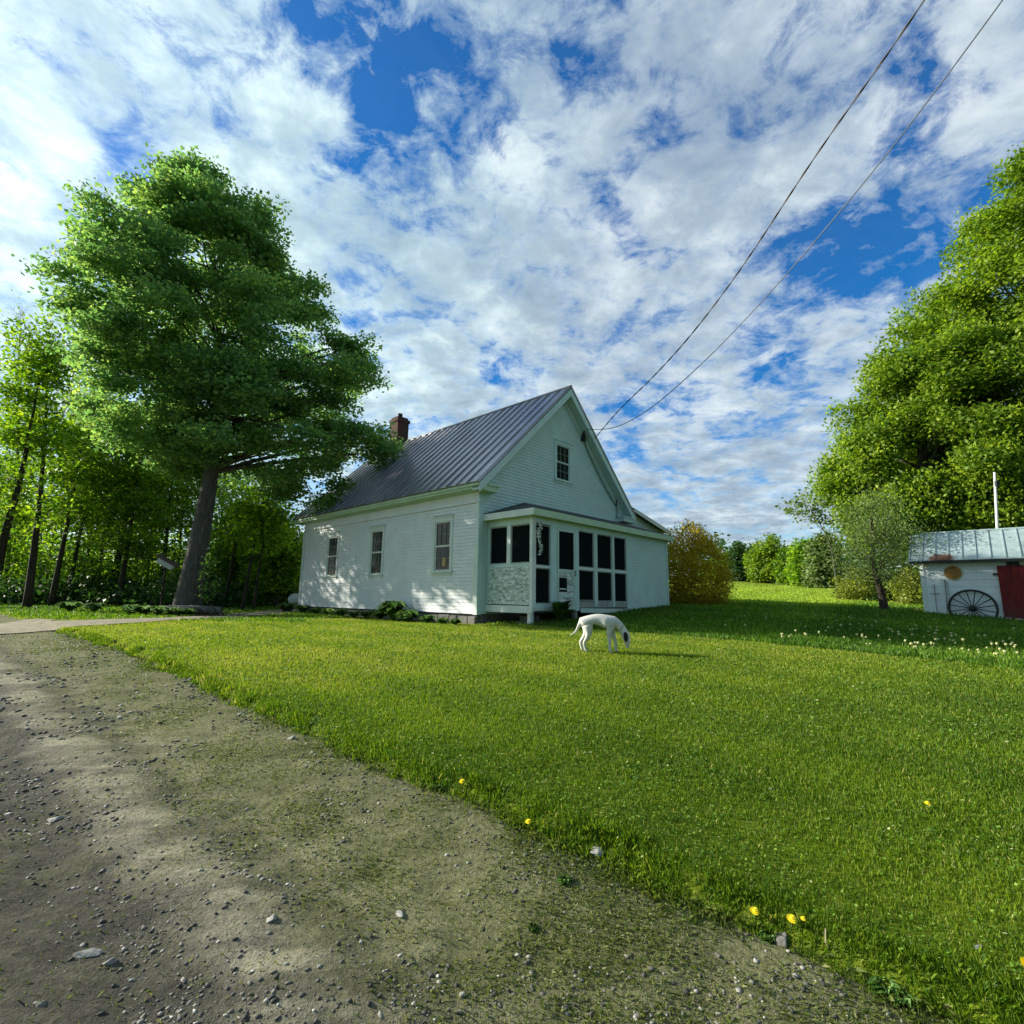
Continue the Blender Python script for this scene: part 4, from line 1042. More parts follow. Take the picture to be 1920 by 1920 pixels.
# shrubs at the field edge
shrub('yellow_shrub', 'rounded yellow green shrub left of the small grey tree', 'pale shrubs by the field', [(1075,1585,1610),(1085,1568,1635),(1100,1562,1640),(1115,1570,1635),(1128,1590,1625)], 1602, 26, 60, (.2,.2,.16), .12, 60, M['yellow_shrub'], 61)
shrub('yellow_shrub', 'straggly yellow green shrub between the small grey tree and the shed', 'pale shrubs by the field', [(1070,1690,1712),(1090,1675,1728),(1110,1672,1735),(1125,1680,1735),(1140,1690,1730)], 1706, 23, 60, (.2,.2,.16), .11, 50, M['yellow_shrub'], 63)
shrub('undergrowth_shrub', 'dark low shrub behind the small grey tree trunk', 'pale shrubs by the field', [(1080,1640,1670),(1100,1625,1690),(1120,1625,1690),(1135,1640,1680)], 1655, 27, 60, (.25,.25,.2), .14, 60, M['dark_leaf'], 65)
# distant trees round the field
far = [(1385, 1022, 1090, 24, 62, 'dark_leaf', 'dark narrow spruce at the far left of the field edge', 'spruce_tree'),
       (1362, 1042, 1090, 18, 64, 'wood_leaf', 'pale green tree just right of the amber shrub top', 'distant_tree'),
       (1443, 1008, 1092, 40, 58, 'maple_r', 'broad rounded dark green tree in the middle of the field edge', 'distant_tree'),
       (1478, 1030, 1094, 18, 55, 'wood_leaf', 'small lighter tree right of the rounded dark green one', 'distant_tree'),
       (1512, 1012, 1100, 26, 50, 'lime', 'light green tree at the right part of the field edge', 'distant_tree'),
       (1545, 1005, 1108, 28, 46, 'grey_leaf', 'dull green tree where the field edge meets the maples', 'distant_tree'),
       (1410, 1030, 1090, 22, 66, 'dark_leaf', 'dark spruce between the narrow spruce and the rounded tree', 'spruce_tree'),
       (1340, 1052, 1092, 22, 70, 'wood_leaf', 'low green tree behind the amber shrub', 'distant_tree')]
for i, (px, pt, pb, hwid, Y, mat, lab, nm) in enumerate(far):
    rg = np.random.default_rng(70+i); h = pb-pt
    if nm == 'spruce_tree': rows = [(pt, px-2, px+2), (pt+h*.3, px-hwid*.45, px+hwid*.45), (pt+h*.7, px-hwid*.85, px+hwid*.85), (pb-2, px-hwid, px+hwid)]
    else: rows = [(pt, px-hwid*.25, px+hwid*.25), (pt+h*.15, px-hwid*.7, px+hwid*.7), (pt+h*.45, px-hwid, px+hwid), (pt+h*.8, px-hwid*.95, px+hwid*.95), (pb-2, px-hwid*.7, px+hwid*.7)]
    Cn = outline_centers(rows, lambda py: px, Y, 130, rg, .9, .3)
    b = at(px, pb, Y); gb_ = g1(b[0], Y)
    tree(nm, lab, 'trees round the far field', [(b[0], Y, gb_), (b[0], Y, (gb_+at(px, pt, Y)[2])/2), (b[0], Y, at(px, pt+h*.2, Y)[2])], .2, Cn, (.38,.38,.26), .34, 55, M[mat], M['darkbark'], 90+i, nlimb=14, limb_r=.07, outw=.6)
# wooded skyline far beyond
rg = np.random.default_rng(99)
n = 900; px_ = rg.uniform(1200, 2400, n); Yd = rg.uniform(95, 130, n); pts_ = []
for a, Yv in zip(px_, Yd):
    g = g1((a-960)/960*Yv, Yv); pts_.append(((a-960)/960*Yv, Yv, g+rg.random()**.8*(6.5+2*math.sin(a*.02)+1.5*math.sin(a*.067))))
pts_ = np.array(pts_); p = np.repeat(pts_, 26, 0)+rg.standard_normal((n*26, 3))*np.array([1.2, 1.2, .7])
V, F = leafquads(p, .9, rg, .4); o = npmesh('far_wood', V, F, M['dark_leaf'], tone=np.clip(.5+.25*rg.standard_normal(len(p)), 0, 1)); tag(o, 'distant wood closing the field behind the single trees', 'wood', None, 'stuff')

# ------------------------------------------------------------------ woodland on the left
lime_rows = [(770,190,240),(790,150,290),(815,120,325),(850,105,340),(890,105,345),(925,125,340),(955,150,330),(985,180,320)]
rg = np.random.default_rng(111)
Cn = outline_centers(lime_rows, lambda py: 228, 29, 200, rg, .8, .4)
tree('young_maple_tree', 'bright lime green young maple under the left side of the big maple', None, [(at(208,1100,29)[0], 29, g1(-22, 29)), tuple(at(240,960,29)), tuple(at(238,820,29))], .18, Cn, (.42,.42,.18), .2, 85, M['lime'], M['darkbark'], 112, nlimb=40, limb_r=.06, upb=.6)
wood = [ # (bottom px, y), (mid px, y), (top px, y), Y, r, foliage half width px, top of foliage, bottom, mat, density, label
 ((-30,1110),(40,900),(75,700),22,.22,110,580,1000,'wood_leaf',70,'stout dark trunk slanting in from the left edge of the picture'),
 ((52,1135),(80,900),(92,640),23,.18,85,600,860,'lime',80,'straight dark trunk, second tree from the left edge'),
 ((95,1132),(135,940),(165,760),25,.15,70,740,1000,'wood_leaf',60,'slanting dark trunk right of the second tree from the left'),
 ((125,1125),(158,960),(185,800),28,.13,60,800,1020,'wood_leaf',50,'slim dark trunk behind the slanting one'),
 ((150,1120),(172,1000),(190,860),31,.12,55,840,1030,'lime',50,'thin straight trunk in the middle of the wood'),
 ((222,1125),(246,985),(262,850),27,.17,60,850,1040,'wood_leaf',60,'dark forked trunk left of the white birdhouse'),
 ((275,1115),(285,980),(300,860),32,.12,55,880,1050,'lime',50,'thin trunk directly behind the white birdhouse'),
 ((422,1120),(448,985),(462,900),26,.13,55,885,1040,'wood_leaf',45,'dark trunk just right of the big maple'),
 ((455,1125),(480,1000),(505,920),24,.10,50,905,1010,'wood_leaf',35,'slim leaning trunk midway between big maple and house'),
 ((476,1130),(492,1020),(512,950),23.5,.07,40,930,1030,'lime',35,'thin pale trunk nearest the house'),
 ((12,1120),(20,980),(40,860),30,.14,90,860,1060,'lime',80,'yellow green tree low at the left edge'),
 ((330,1115),(340,990),(345,900),34,.14,60,900,1060,'wood_leaf',50,'shaded tree behind the big maple trunk'),
 ((520,1120),(525,1040),(530,985),27,.12,45,975,1100,'wood_leaf',90,'bushy green tree beside the far corner of the house'),
 ((182,1120),(196,1000),(212,850),29.5,.09,45,845,1000,'lime',40,'very slender trunk in the middle of the left wood'),
 ((252,1120),(262,1000),(270,850),35,.09,45,840,1010,'wood_leaf',40,'very slender trunk behind the forked one'),
 ((78,1122),(108,960),(128,820),33,.10,50,800,990,'lime',45,'slender far trunk between the second and third leftmost trees'),
 ((-8,1122),(22,960),(38,820),27,.11,60,760,980,'wood_leaf',50,'slender trunk right behind the stout slanting one'),
 ((300,1115),(318,960),(330,800),31,.16,95,760,1000,'wood_leaf',110,'leafy tree filling the gap just behind the big maple'),
 ((405,1115),(415,980),(425,850),33,.16,80,830,1010,'lime',90,'backlit tree right behind the big maple trunk'),
 ((70,1120),(60,960),(50,820),36,.14,80,760,1000,'lime',50,'farthest thin lime tree between the two leftmost trunks'),
]
for i, (b, m, tp, Y, r_, hwid, ft, fb, mat, dn, lab) in enumerate(wood):
    rg = np.random.default_rng(130+i); pb_ = at(*b, Y); gb_ = g1(pb_[0], Y)
    h = fb-ft; cxp = lambda py: np.interp(py, [tp[1], m[1], b[1]], [tp[0], m[0], b[0]])
    rows = [(ft, cxp(ft)-hwid*.25, cxp(ft)+hwid*.25), (ft+h*.25, cxp(ft)-hwid*.75, cxp(ft)+hwid*.75), (ft+h*.6, cxp(ft+h*.5)-hwid, cxp(ft+h*.5)+hwid), (fb, cxp(fb)-hwid*.8, cxp(fb)+hwid*.8)]
    Cn = outline_centers(rows, cxp, Y, dn, rg, .8, .55)
    tree('woodland_tree', lab, 'trees of the wood left of the house', [(pb_[0], Y, gb_), tuple(at(*m, Y)), tuple(at(*tp, Y))], r_*.78, Cn, (.5,.5,.17), .2, 62, M[mat], M['darkbark'], 150+i, nlimb=24, limb_r=.05, limb_from=.3, upb=.6, twigs=2, flare=1.3)
# almost bare trees at the left edge
for i, (px, tp, Y, lab) in enumerate([(30, 560, 33, 'tall nearly bare tree with fine pale twigs by the left edge'), (-15, 620, 35, 'nearly bare tree cut by the left edge'), (75, 640, 37, 'nearly bare tree showing through between leafy crowns')]):
    rg = np.random.default_rng(180+i); rows = [(tp, px-12, px+12), (tp+80, px-40, px+40), (tp+200, px-45, px+45), (tp+300, px-30, px+30)]
    Cn = outline_centers(rows, lambda py: px, Y, 70, rg, .8, .5); b_ = at(px, 1100, Y)
    tree('bare_tree', lab, 'nearly bare trees at the left edge', [(b_[0], Y, g1(b_[0], Y)), tuple(at(px+4, 850, Y)), tuple(at(px+6, tp+60, Y))], .14, Cn, (.45,.45,.4), .12, 8, M['lime'], M['palebark'], 190+i, nlimb=70, limb_r=.045, limb_from=.35, twigs=4)
# understorey
rg = np.random.default_rng(201)
def thicket(name, lab, n, pxr, Yr, hfun, leaf, per, mat, sp_, seed, kind='stuff'):
    rg = np.random.default_rng(seed); px = rg.uniform(*pxr, n); Yv = rg.uniform(*Yr, n); P = []
    for a, b in zip(px, Yv):
        x_ = (a-960)/960*b*1.0; P.append((x_, b, g1(x_, b)+rg.random()*hfun(a)))
    P = np.array(P); ct = np.repeat(rg.standard_normal(n)*.15, per)
    p = np.repeat(P, per, 0)+rg.standard_normal((n*per, 3))*np.array(sp_)
    V, F = leafquads(p, leaf, rg, .5); o = npmesh(name, V, F, mat, tone=np.clip(.45+ct+.22*rg.standard_normal(len(p)), 0, 1)); return tag(o, lab, 'undergrowth', None, kind)
thicket('undergrowth', 'green undergrowth filling the wood between the trunks', 430, (-120, 430), (28, 40), lambda a: 2.9+1.0*math.sin(a*.05), .24, 60, M['wood_leaf'], (.6,.6,.3), 202)
thicket('dark_undergrowth', 'dark low thicket at the foot of the wood', 260, (-120, 470), (25.5, 30), lambda a: .9+.4*math.sin(a*.08), .22, 60, M['dark_leaf'], (.5,.5,.25), 203)
thicket('hedge', 'tall dense green hedge filling the gap beside the house', 300, (415, 600), (29, 33), lambda a: 3.9+.4*math.sin(a*.1), .22, 90, M['wood_leaf'], (.45,.45,.28), 204)
thicket('forest_backdrop', 'far leafy wood showing behind the trunks on the left', 430, (-200, 560), (42, 55), lambda a: 6.0+1.6*math.sin(a*.033), .42, 46, M['wood_leaf'], (1.0,1.0,.45), 205)

# ------------------------------------------------------------------ planting by the house and the big maple
def hosta(x, y, R, nl, label, group, seed, mat='hosta', name='hosta_plant', up=.8, kink=.35, cat='plant'):
    rg = np.random.default_rng(seed); mb = MB(); z0 = g1(x, y)
    vs, fs, tn = [], [], []
    for i in range(nl):
        az = rg.random()*2*np.pi; rr = R*(.55+.5*rg.random()); hh = R*up*(.5+.6*rg.random()); wd = rr*.30
        d = np.array([math.cos(az), math.sin(az), 0]); s_ = np.array([-d[1], d[0], 0])
        p0 = d*.02; p1 = d*rr*.5+np.array([0, 0, hh]); p2 = d*rr+np.array([0, 0, hh*(1-kink)]); k_ = len(vs)
        mid = (p0+p1)/2+np.array([0, 0, .02])
        vs += [p0, mid+s_*wd*.5, p1+s_*wd, p2, p1-s_*wd, mid-s_*wd*.5, p1-np.array([0, 0, .02])]
        fs += [(k_, k_+1, k_+6, k_+5), (k_+1, k_+2, k_+3, k_+6), (k_+5, k_+6, k_+3, k_+4)]; tn += [np.clip(.5+.28*rg.standard_normal(), 0, 1)]*3
    o = npmesh(name, np.array(vs), np.array(fs), M[mat], tone=np.array(tn)); o.location = (x, y, z0-.01); return tag(o, label, cat, group)
pl = [(.3,-.55,.20,'low leafy plant at the near corner of the house'), (.9,-.5,.20,'low plant second from the near corner of the house'), (1.6,-.55,.26,'low plant under the window nearest the corner'),
      (2.5,-.6,.40,'large hosta with pale edged leaves, right half of the big clump'), (3.3,-.6,.52,'tallest hosta of the clump between the near and middle windows'), (4.1,-.55,.36,'medium hosta just left of the tallest one'),
      (5.0,-.5,.28,'small hosta under the middle window'), (5.9,-.5,.26,'small hosta just beyond the middle window'), (6.8,-.5,.30,'leafy plant between the middle and far windows'),
      (7.8,-.5,.28,'leafy plant right of the far window'), (8.8,-.5,.28,'leafy plant under the far window'), (9.9,-.55,.34,'leafy plant near the far corner of the house'), (11.0,-.6,.42,'round bushy plant at the far corner of the house'), (11.9,-.4,.36,'bushy plant beyond the far corner of the house')]
for i, (b, a, R, lab) in enumerate(pl):
    x_, y_ = hw(a, b); hosta(x_, y_, R*1.15, int(46+R*60), lab, 'plants along the foundation', 300+i, up=1.0 if R > .45 else .8)
x_, y_ = hw(1.1, -2.2); hosta(x_, y_, .42, 70, 'narrow upright dark green plant below the porch door', None, 330, 'dark_leaf', 'upright_plant', up=1.3, kink=-.1)
for i, (px, Y, R, lab) in enumerate([(262,18.2,.45,'leafy plant at the left end of the log pile'), (285,18.0,.42,'leafy plant second from the left by the log'), (310,18.0,.40,'leafy plant in the middle of the row before the log'), (340,17.8,.36,'small plant before the right part of the log'), (368,18.0,.34,'small plant at the right end of the row'), (150,20,.5,'leafy clump at the wood edge left of the row'), (195,19.5,.45,'leafy clump between the wood edge and the row')]):
    x_ = (px-960)/960*Y; hosta(x_, Y, R, 70, lab, 'plants before the big maple', 340+i, 'hosta')
# fallen log and brush at the maple's foot
p0, p1 = (-12.6, 18.6), (-10.2, 18.3)
mb = MB(); mb.tube([(p0[0], p0[1], g1(*p0)+.16), (-11.4, 18.5, g1(-11.4, 18.5)+.20), (p1[0], p1[1], g1(*p1)+.20)], [.17, .16, .13], 12); o = mb.build('fallen_log', M['palebark'], smooth=True); tag(o, 'pale grey fallen log at the foot of the big maple', 'log')
rg = np.random.default_rng(401); P = np.array([(-10.4+rg.normal()*.5, 18.2+rg.normal()*.25, 0) for _ in range(60)])
mb = MB()
for q in P:
    z_ = g1(q[0], q[1]); mb.tube([(q[0], q[1], z_), (q[0]+rg.normal()*.35, q[1]+rg.normal()*.2, z_+.12+rg.random()*.3)], [.012, .006], 4)
o = mb.build('brush_pile', M['darkbark']); tag(o, 'dark pile of brushwood at the right end of the fallen log', 'brush pile')
# leafy weed stems near the maple
rg = np.random.default_rng(405)
Cn = np.array([at(px, py, 18.9) for px, py in [(392,1040),(400,1052),(385,1060),(398,1075),(378,1080),(405,1090),(390,1100),(380,1110),(400,1112),(388,1125)]])
tree('sapling', 'thin young sapling with pale leaves just right of the maple trunk', None, [(at(390,1150,18.9)[0], 18.9, g1(-11.1, 18.9)), tuple(at(392,1090,18.9)), tuple(at(392,1045,18.9))], .025, Cn, (.10,.10,.12), .12, 22, M['hosta'], M['darkbark'], 406, nlimb=10, limb_r=.02, limb_from=.2)
# birdhouse on a pole among the trees
bp = at(311, 1058, 21)
root = empty('birdhouse', (bp[0], bp[1], bp[2]), rad(20), 'tilted white box with brown roof on a post left of the big maple', 'birdhouse'); root.rotation_euler.y = rad(30)
mb = MB(); mb.hexa([(-.30,-.16,-.10),(.30,-.16,-.10),(.30,.16,-.10),(-.30,.16,-.10)], [(-.33,-.16,.10),(.33,-.16,.10),(.33,.16,.10),(-.33,.16,.10)]); mb.build('box', M['whitepaint'], root, bevel=.01)
mb = MB(); mb.slab([(-.44,-.24,.13),(-.44,0,.24),(-.44,.24,.13),(-.44,.24,.10),(-.44,0,.20),(-.44,-.24,.10)], (.88, 0, 0)); mb.build('roof', M['brownroof'], root)
mb = MB(); mb.tube([(0, 0, -.1), (-.55*(bp[2]-.8)*.9*0-.0, 0, -.2)], .03, 6); mb.build('post_cap', M['greywood'], root)
mb = MB(); mb.tube([(bp[0], bp[1]+.02, g1(bp[0], bp[1])-.1), (bp[0], bp[1], bp[2]-.1)], .04, 8); o = mb.build('wooden_post', M['darkbark']); tag(o, 'dark wooden post under the tilted white birdhouse', 'post')
# white tank peeping out behind the house's far corner
tp_ = at(556, 1124, 25.5); root = empty('gas_tank', (tp_[0]+.55, 25.5, 0), 0, 'white rounded gas tank half hidden behind the far house corner', 'tank')
mb = MB(); zc = tp_[2]; R = .30
mb.tube([(-.95, 0, zc), (-.92, 0, zc), (-.82, 0, zc), (-.65, 0, zc), (.65, 0, zc), (.82, 0, zc), (.95, 0, zc)], [.03, .14, .24, R, R, .24, .03], 20); mb.build('tank_body', M['whitepaint'], root, smooth=True)
mb = MB(); mb.tube([(-.3, 0, zc+R-.03), (-.3, 0, zc+R+.12)], .10, 12); mb.build('valve_cap', M['whitepaint'], root)
for s_ in (-.5, .5):
    mb = MB(); zg = g1(tp_[0]+.5, 25.5); mb.box(s_-.06, s_+.06, -.22, .22, zg-.1, zc-R*.8); mb.build('foot', M['greywood'], root)

# ------------------------------------------------------------------ flowers
def dandelion_root(seed):
    rg = random.Random(seed)
    root = empty('dandelion')
    mb = MB(); mb.tube([(0, 0, 0), (.004, 0, .03), (.002, .003, .062)], .0022, 6); mb.build('stem', M['stem'], root)
    mb = MB(); n = 22
    for L_k, (rr, zz) in enumerate(((.019, .064), (.015, .070), (.010, .075))):
        for i in range(n):
            a_ = 2*math.pi*(i+.5*L_k)/n; w = .0032
            c, s_ = math.cos(a_), math.sin(a_)
            mb.add([(0, 0, zz-.004), (c*rr-s_*w, s_*rr+c*w, zz), (c*(rr+.003), s_*(rr+.003), zz+.001), (c*rr+s_*w, s_*rr-c*w, zz)], [(0,1,2,3)])
    mb.tube([(0, 0, .055), (0, 0, .066), (0, 0, .078)], [.004, .012, .006], 12)
    mb.build('flower_head', M['dandelion'], root)
    return root
proto = None
def copy_tree(o, parent=None):
    c = o.copy(); COL.objects.link(c); c.parent = parent
    for ch in list(o.children): copy_tree(ch, c)
    return c
for i, (px, py, sc, tilt, lab) in enumerate([(1413,1716,1.0,.3,'yellow dandelion at the lawn edge, left one of the three close together'), (1481,1731,1.05,.35,'largest yellow dandelion above the flat dark stone'), (1505,1723,.6,.2,'small half open dandelion touching the largest one on its right'),
                              (866,1466,1.0,.3,'yellow dandelion farthest away along the lawn edge'), (990,1545,1.0,.2,'yellow dandelion second farthest along the lawn edge'), (1904,1796,1.0,.9,'yellow dandelion by itself near the right edge of the lawn'), (1738,1508,.9,.2,'single yellow dandelion out in the middle of the lawn')]):
    if proto is None: proto = o = dandelion_root(1)
    else: o = copy_tree(proto)
    p = hitg(px, py+14)
    o.location = (p[0], p[1], p[2]-.002); o.scale = (sc*1.0,)*3; o.rotation_euler = (tilt, 0, i*.7*0)
    tag(o, lab, 'flower', 'yellow dandelions')
# seed heads and pale flowers in the rough grass
rg = np.random.default_rng(500)
proto = None; cnt = 0
spots = []
for (cx_, cy_, sx_, sy_, n_) in ((1800, 1222, 70, 13, 46), (1620, 1210, 60, 14, 22), (1560, 1180, 140, 12, 26), (1480, 1205, 14, 4, 6), (1760, 1190, 90, 10, 14), (1890, 1230, 25, 12, 10)):
    for _ in range(n_): spots.append((cx_+rg.normal()*sx_, cy_+rg.normal()*sy_))
for px, py in spots:
    if px > 1918 or px < 1330 or py < 1165: continue
    p = hitg(px, py)
    if mown_t(p[0], p[1]) < .15 or bool(in_house(np.array(p[0]), np.array(p[1]))): continue
    if proto is None:
        proto = o = empty('dandelion_clock')
        mb = MB(); mb.tube([(0, 0, 0), (.01, 0, .12), (.012, .004, .20)], .003, 5); mb.build('stem', M['stem'], o)
        v, f = ico(); mb = MB()
        v2 = v*.024+np.array([.012, .004, .215]); mb.add([tuple(q) for q in v2], [tuple(map(int, q)) for q in f]); mb.build('seed_head', M['seed'], o)
    else: o = copy_tree(proto)
    o.location = (p[0], p[1], p[2]-.05+rg.random()*.03); s_ = .75+.5*rg.random(); o.scale = (s_, s_, s_*.9); o.rotation_euler = (rg.normal()*.15, rg.normal()*.15, rg.random()*6)
    tag(o, 'pale seeding dandelion standing in the rough grass beyond the mown lawn', 'flower', 'pale seed heads in the rough grass')
# cream flowers at the shed's foot
rg = np.random.default_rng(520)
P = np.array([at(px, py, 18.9) for px, py in zip(rg.uniform(1702, 1730, 60), rg.uniform(1140, 1152, 60))]); P[:, 1] += rg.normal(size=60)*.15
V, F = leafquads(P, .09, rg, .6); o = npmesh('daffodil_clump', V, F, M['petal']); tag(o, 'clump of cream yellow flowers at the left foot of the shed', 'flowers')
# pale twig at the lawn's edge, and a few weed rosettes
p = hitg(1556, 1790); q = hitg(1550, 1765)
mb = MB(); mb.tube([(q[0], q[1], q[2]+.05), ((p[0]+q[0])/2-.01, (p[1]+q[1])/2, (p[2]+q[2])/2+.02), (p[0]+.01, p[1], p[2]+.012)], .003, 6); o = mb.build('dry_stalk', M['straw']); tag(o, 'thin pale bent stalk at the crumbling lawn edge, right of the dandelions', 'stalk')
for i, (px, py, R, lab) in enumerate([(1060,1655,.05,'weed rosette on the verge below the pale stone'), (1690,1880,.06,'leafy weed on the verge near the bottom right corner'), (1440,1760,.045,'small leafy weed beside the flat dark stone'), (820,1480,.06,'leafy weed at the lawn edge below the farthest dandelion'), (1000,1745,.04,'dark small weed alone on the road verge'), (1660,1860,.07,'leafy weed left of the bottom right one')]):
    p = hitg(px, py); hosta(p[0], p[1], R, 48, lab, 'weeds at the road edge', 540+i, 'hosta', 'weed_plant', .7)

# ------------------------------------------------------------------ dog
dp_ = hitg(1122, 1223)
dog = empty('dog', (dp_[0]+.02, dp_[1], g1(dp_[0], dp_[1])), rad(-10), 'white dog with black face patch sniffing the lawn in front of the porch', 'dog')
J = {  # skeleton: name: (pos, radius), local x forward
 'pel': ((-.20,0,.535), .098), 'rump': ((-.28,0,.50), .075), 'loin': ((-.06,0,.555), .088), 'rib': ((.06,0,.520), .114), 'chest': ((.17,0,.485), .130), 'with': ((.25,0,.500), .098),
 'nk1': ((.33,0,.44), .080), 'nk2': ((.385,0,.365), .066), 'hd': ((.425,0,.295), .078), 'hd2': ((.44,0,.235), .072), 'mz': ((.455,0,.150), .044), 'ns': ((.455,0,.075), .027),
 't1': ((-.335,0,.435), .030), 't2': ((-.37,0,.36), .021), 't3': ((-.41,0,.30), .016), 't4': ((-.485,0,.265), .009)}
E_d = [('pel','rump'),('pel','loin'),('loin','rib'),('rib','chest'),('chest','with'),('with','nk1'),('nk1','nk2'),('nk2','hd'),('hd','hd2'),('hd2','mz'),('mz','ns'),('rump','t1'),('t1','t2'),('t2','t3'),('t3','t4')]
def leg(nm, side, hind, ox):
    s_ = side
    if hind:
        js = [((-.215+ox*.3,.055*s_,.43), .080), ((-.185+ox*.6,.070*s_,.31), .052), ((-.245+ox,.070*s_,.20), .029), ((-.285+ox,.070*s_,.155), .024), ((-.262+ox,.070*s_,.06), .020), ((-.25+ox,.070*s_,.022), .022), ((-.215+ox,.070*s_,.014), .017)]; top = 'pel'
    else:
        js = [((.185+ox*.3,.060*s_,.40), .060), ((.150+ox*.6,.065*s_,.31), .040), ((.165+ox,.065*s_,.17), .026), ((.168+ox,.065*s_,.06), .021), ((.172+ox,.065*s_,.022), .023), ((.205+ox,.065*s_,.014), .018)]; top = 'chest'
    prev = top
    for i, j in enumerate(js): J[nm+str(i)] = (j[0], j[1]*1.15); E_d.append((prev, nm+str(i))); prev = nm+str(i)
leg('hl', 1, True, -.035); leg('hr', -1, True, .03); leg('fl', 1, False, .10); leg('fr', -1, False, -.0)
me = bpy.data.meshes.new('dog_body'); keys = list(J); me.from_pydata([J[k_][0] for k_ in keys], [(keys.index(a), keys.index(b)) for a, b in E_d], [])
ob = bpy.data.objects.new('dog_body', me); COL.objects.link(ob)
sk = ob.modifiers.new('skin', 'SKIN'); sk.use_smooth_shade = True
for i, k_ in enumerate(keys):
    me.skin_vertices[0].data[i].radius = (J[k_][1],)*2; me.skin_vertices[0].data[i].use_root = (k_ == 'pel')
sb = ob.modifiers.new('sub', 'SUBSURF'); sb.levels = 2; sb.render_levels = 2
bpy.context.view_layer.update()
dg = bpy.context.evaluated_depsgraph_get(); em = bpy.data.meshes.new_from_object(ob.evaluated_get(dg)); em.name = 'body'
bpy.data.objects.remove(ob)
body = bpy.data.objects.new('body', em); COL.objects.link(body); body.parent = dog
em.materials.clear(); em.materials.append(M['fur']); em.materials.append(M['blackfur']); em.materials.append(M['nose'])
for p_ in em.polygons:
    c = p_.center; p_.use_smooth = True; p_.material_index = 0
    
    if c.z < .062 and c.x > .43: p_.material_index = 2
for s_ in (-1, 1):   # drop ears
    mb = MB(); mb.add([(.395, .052*s_, .345), (.455, .058*s_, .335), (.472, .088*s_, .235), (.435, .098*s_, .155), (.385, .085*s_, .225), (.42, .066*s_, .345), (.425, .092*s_, .27)], [(0,5,6,4),(5,1,2,6),(6,2,3,4)])
    o = mb.build('ear', M['blackfur'], dog); so_ = o.modifiers.new('s', 'SOLIDIFY'); so_.thickness = .012; o.modifiers.new('b', 'SUBSURF').render_levels = 2
    v, f = ico(); mb = MB(); mb.add([tuple(np.array(q)*.009+np.array([.475, .030*s_, .20])) for q in v], [tuple(map(int, q)) for q in f]); mb.build('eye', M['nose'], dog)
mb = MB(); mb.tube([(.36+.07*math.cos(a_)*.55, .068*math.sin(a_), .405+.07*math.cos(a_)*.75) for a_ in np.linspace(0, 2*math.pi, 25)], .007, 6, cap=False); mb.build('collar', M['greywood'], dog)

SUNH = np.array([-.970, .235]); SUNH /= np.linalg.norm(SUNH); ELEV = 22
# ------------------------------------------------------------------ world and sun
w = bpy.data.worlds.new('World'); scene.world = w; w.use_nodes = True; nt = w.node_tree; nt.nodes.clear()
T_ = NT.__new__(NT); T_.t = nt; T_.m = w
out = nt.nodes.new('ShaderNodeOutputWorld')
sky = nt.nodes.new('ShaderNodeTexSky'); sky.sky_type = 'NISHITA'; sky.sun_disc = False; sky.sun_elevation = rad(ELEV); sky.sun_rotation = math.atan2(SUNH[0], SUNH[1])
sky.air_density = 1.0; sky.dust_density = .6; sky.ozone_density = 2.5
hs = nt.nodes.new('ShaderNodeHueSaturation'); hs.inputs['Saturation'].default_value = 1.5; hs.inputs['Hue'].default_value = .508; hs.inputs['Value'].default_value = 1.0; nt.links.new(sky.outputs[0], hs.inputs['Color'])
bg1 = nt.nodes.new('ShaderNodeBackground'); bg1.inputs['Strength'].default_value = .10; nt.links.new(hs.outputs[0], bg1.inputs['Color'])
gen = nt.nodes.new('ShaderNodeTexCoord').outputs['Generated']
def vm(op, a, b=None):
    nd = nt.nodes.new('ShaderNodeVectorMath'); nd.operation = op
    for i, x_ in enumerate((a, b)):
        if x_ is None: continue
        if isinstance(x_, (tuple, list)): nd.inputs[i].default_value = x_
        else: nt.links.new(x_, nd.inputs[i])
    return nd
nrmv = vm('NORMALIZE', gen).outputs[0]
sep = nt.nodes.new('ShaderNodeSeparateXYZ'); nt.links.new(nrmv, sep.inputs[0])
zz = T_.math('ADD', T_.math('MAXIMUM', sep.outputs[2], 0.), .16)
cmb = nt.nodes.new('ShaderNodeCombineXYZ'); nt.links.new(T_.math('DIVIDE', sep.outputs[0], zz), cmb.inputs[0]); nt.links.new(T_.math('DIVIDE', sep.outputs[1], zz), cmb.inputs[1])
P_ = cmb.outputs[0]
big = T_.noise(1.1, 3, .5, P_, .3); med = T_.noise(3.6, 8, .62, P_, .5); finen = T_.noise(11, 7, .68, P_, .4)
dens = T_.math('ADD', T_.math('MULTIPLY', big, .40), T_.math('ADD', T_.math('MULTIPLY', med, .78), T_.math('MULTIPLY', T_.math('SUBTRACT', finen, .17), .62)))
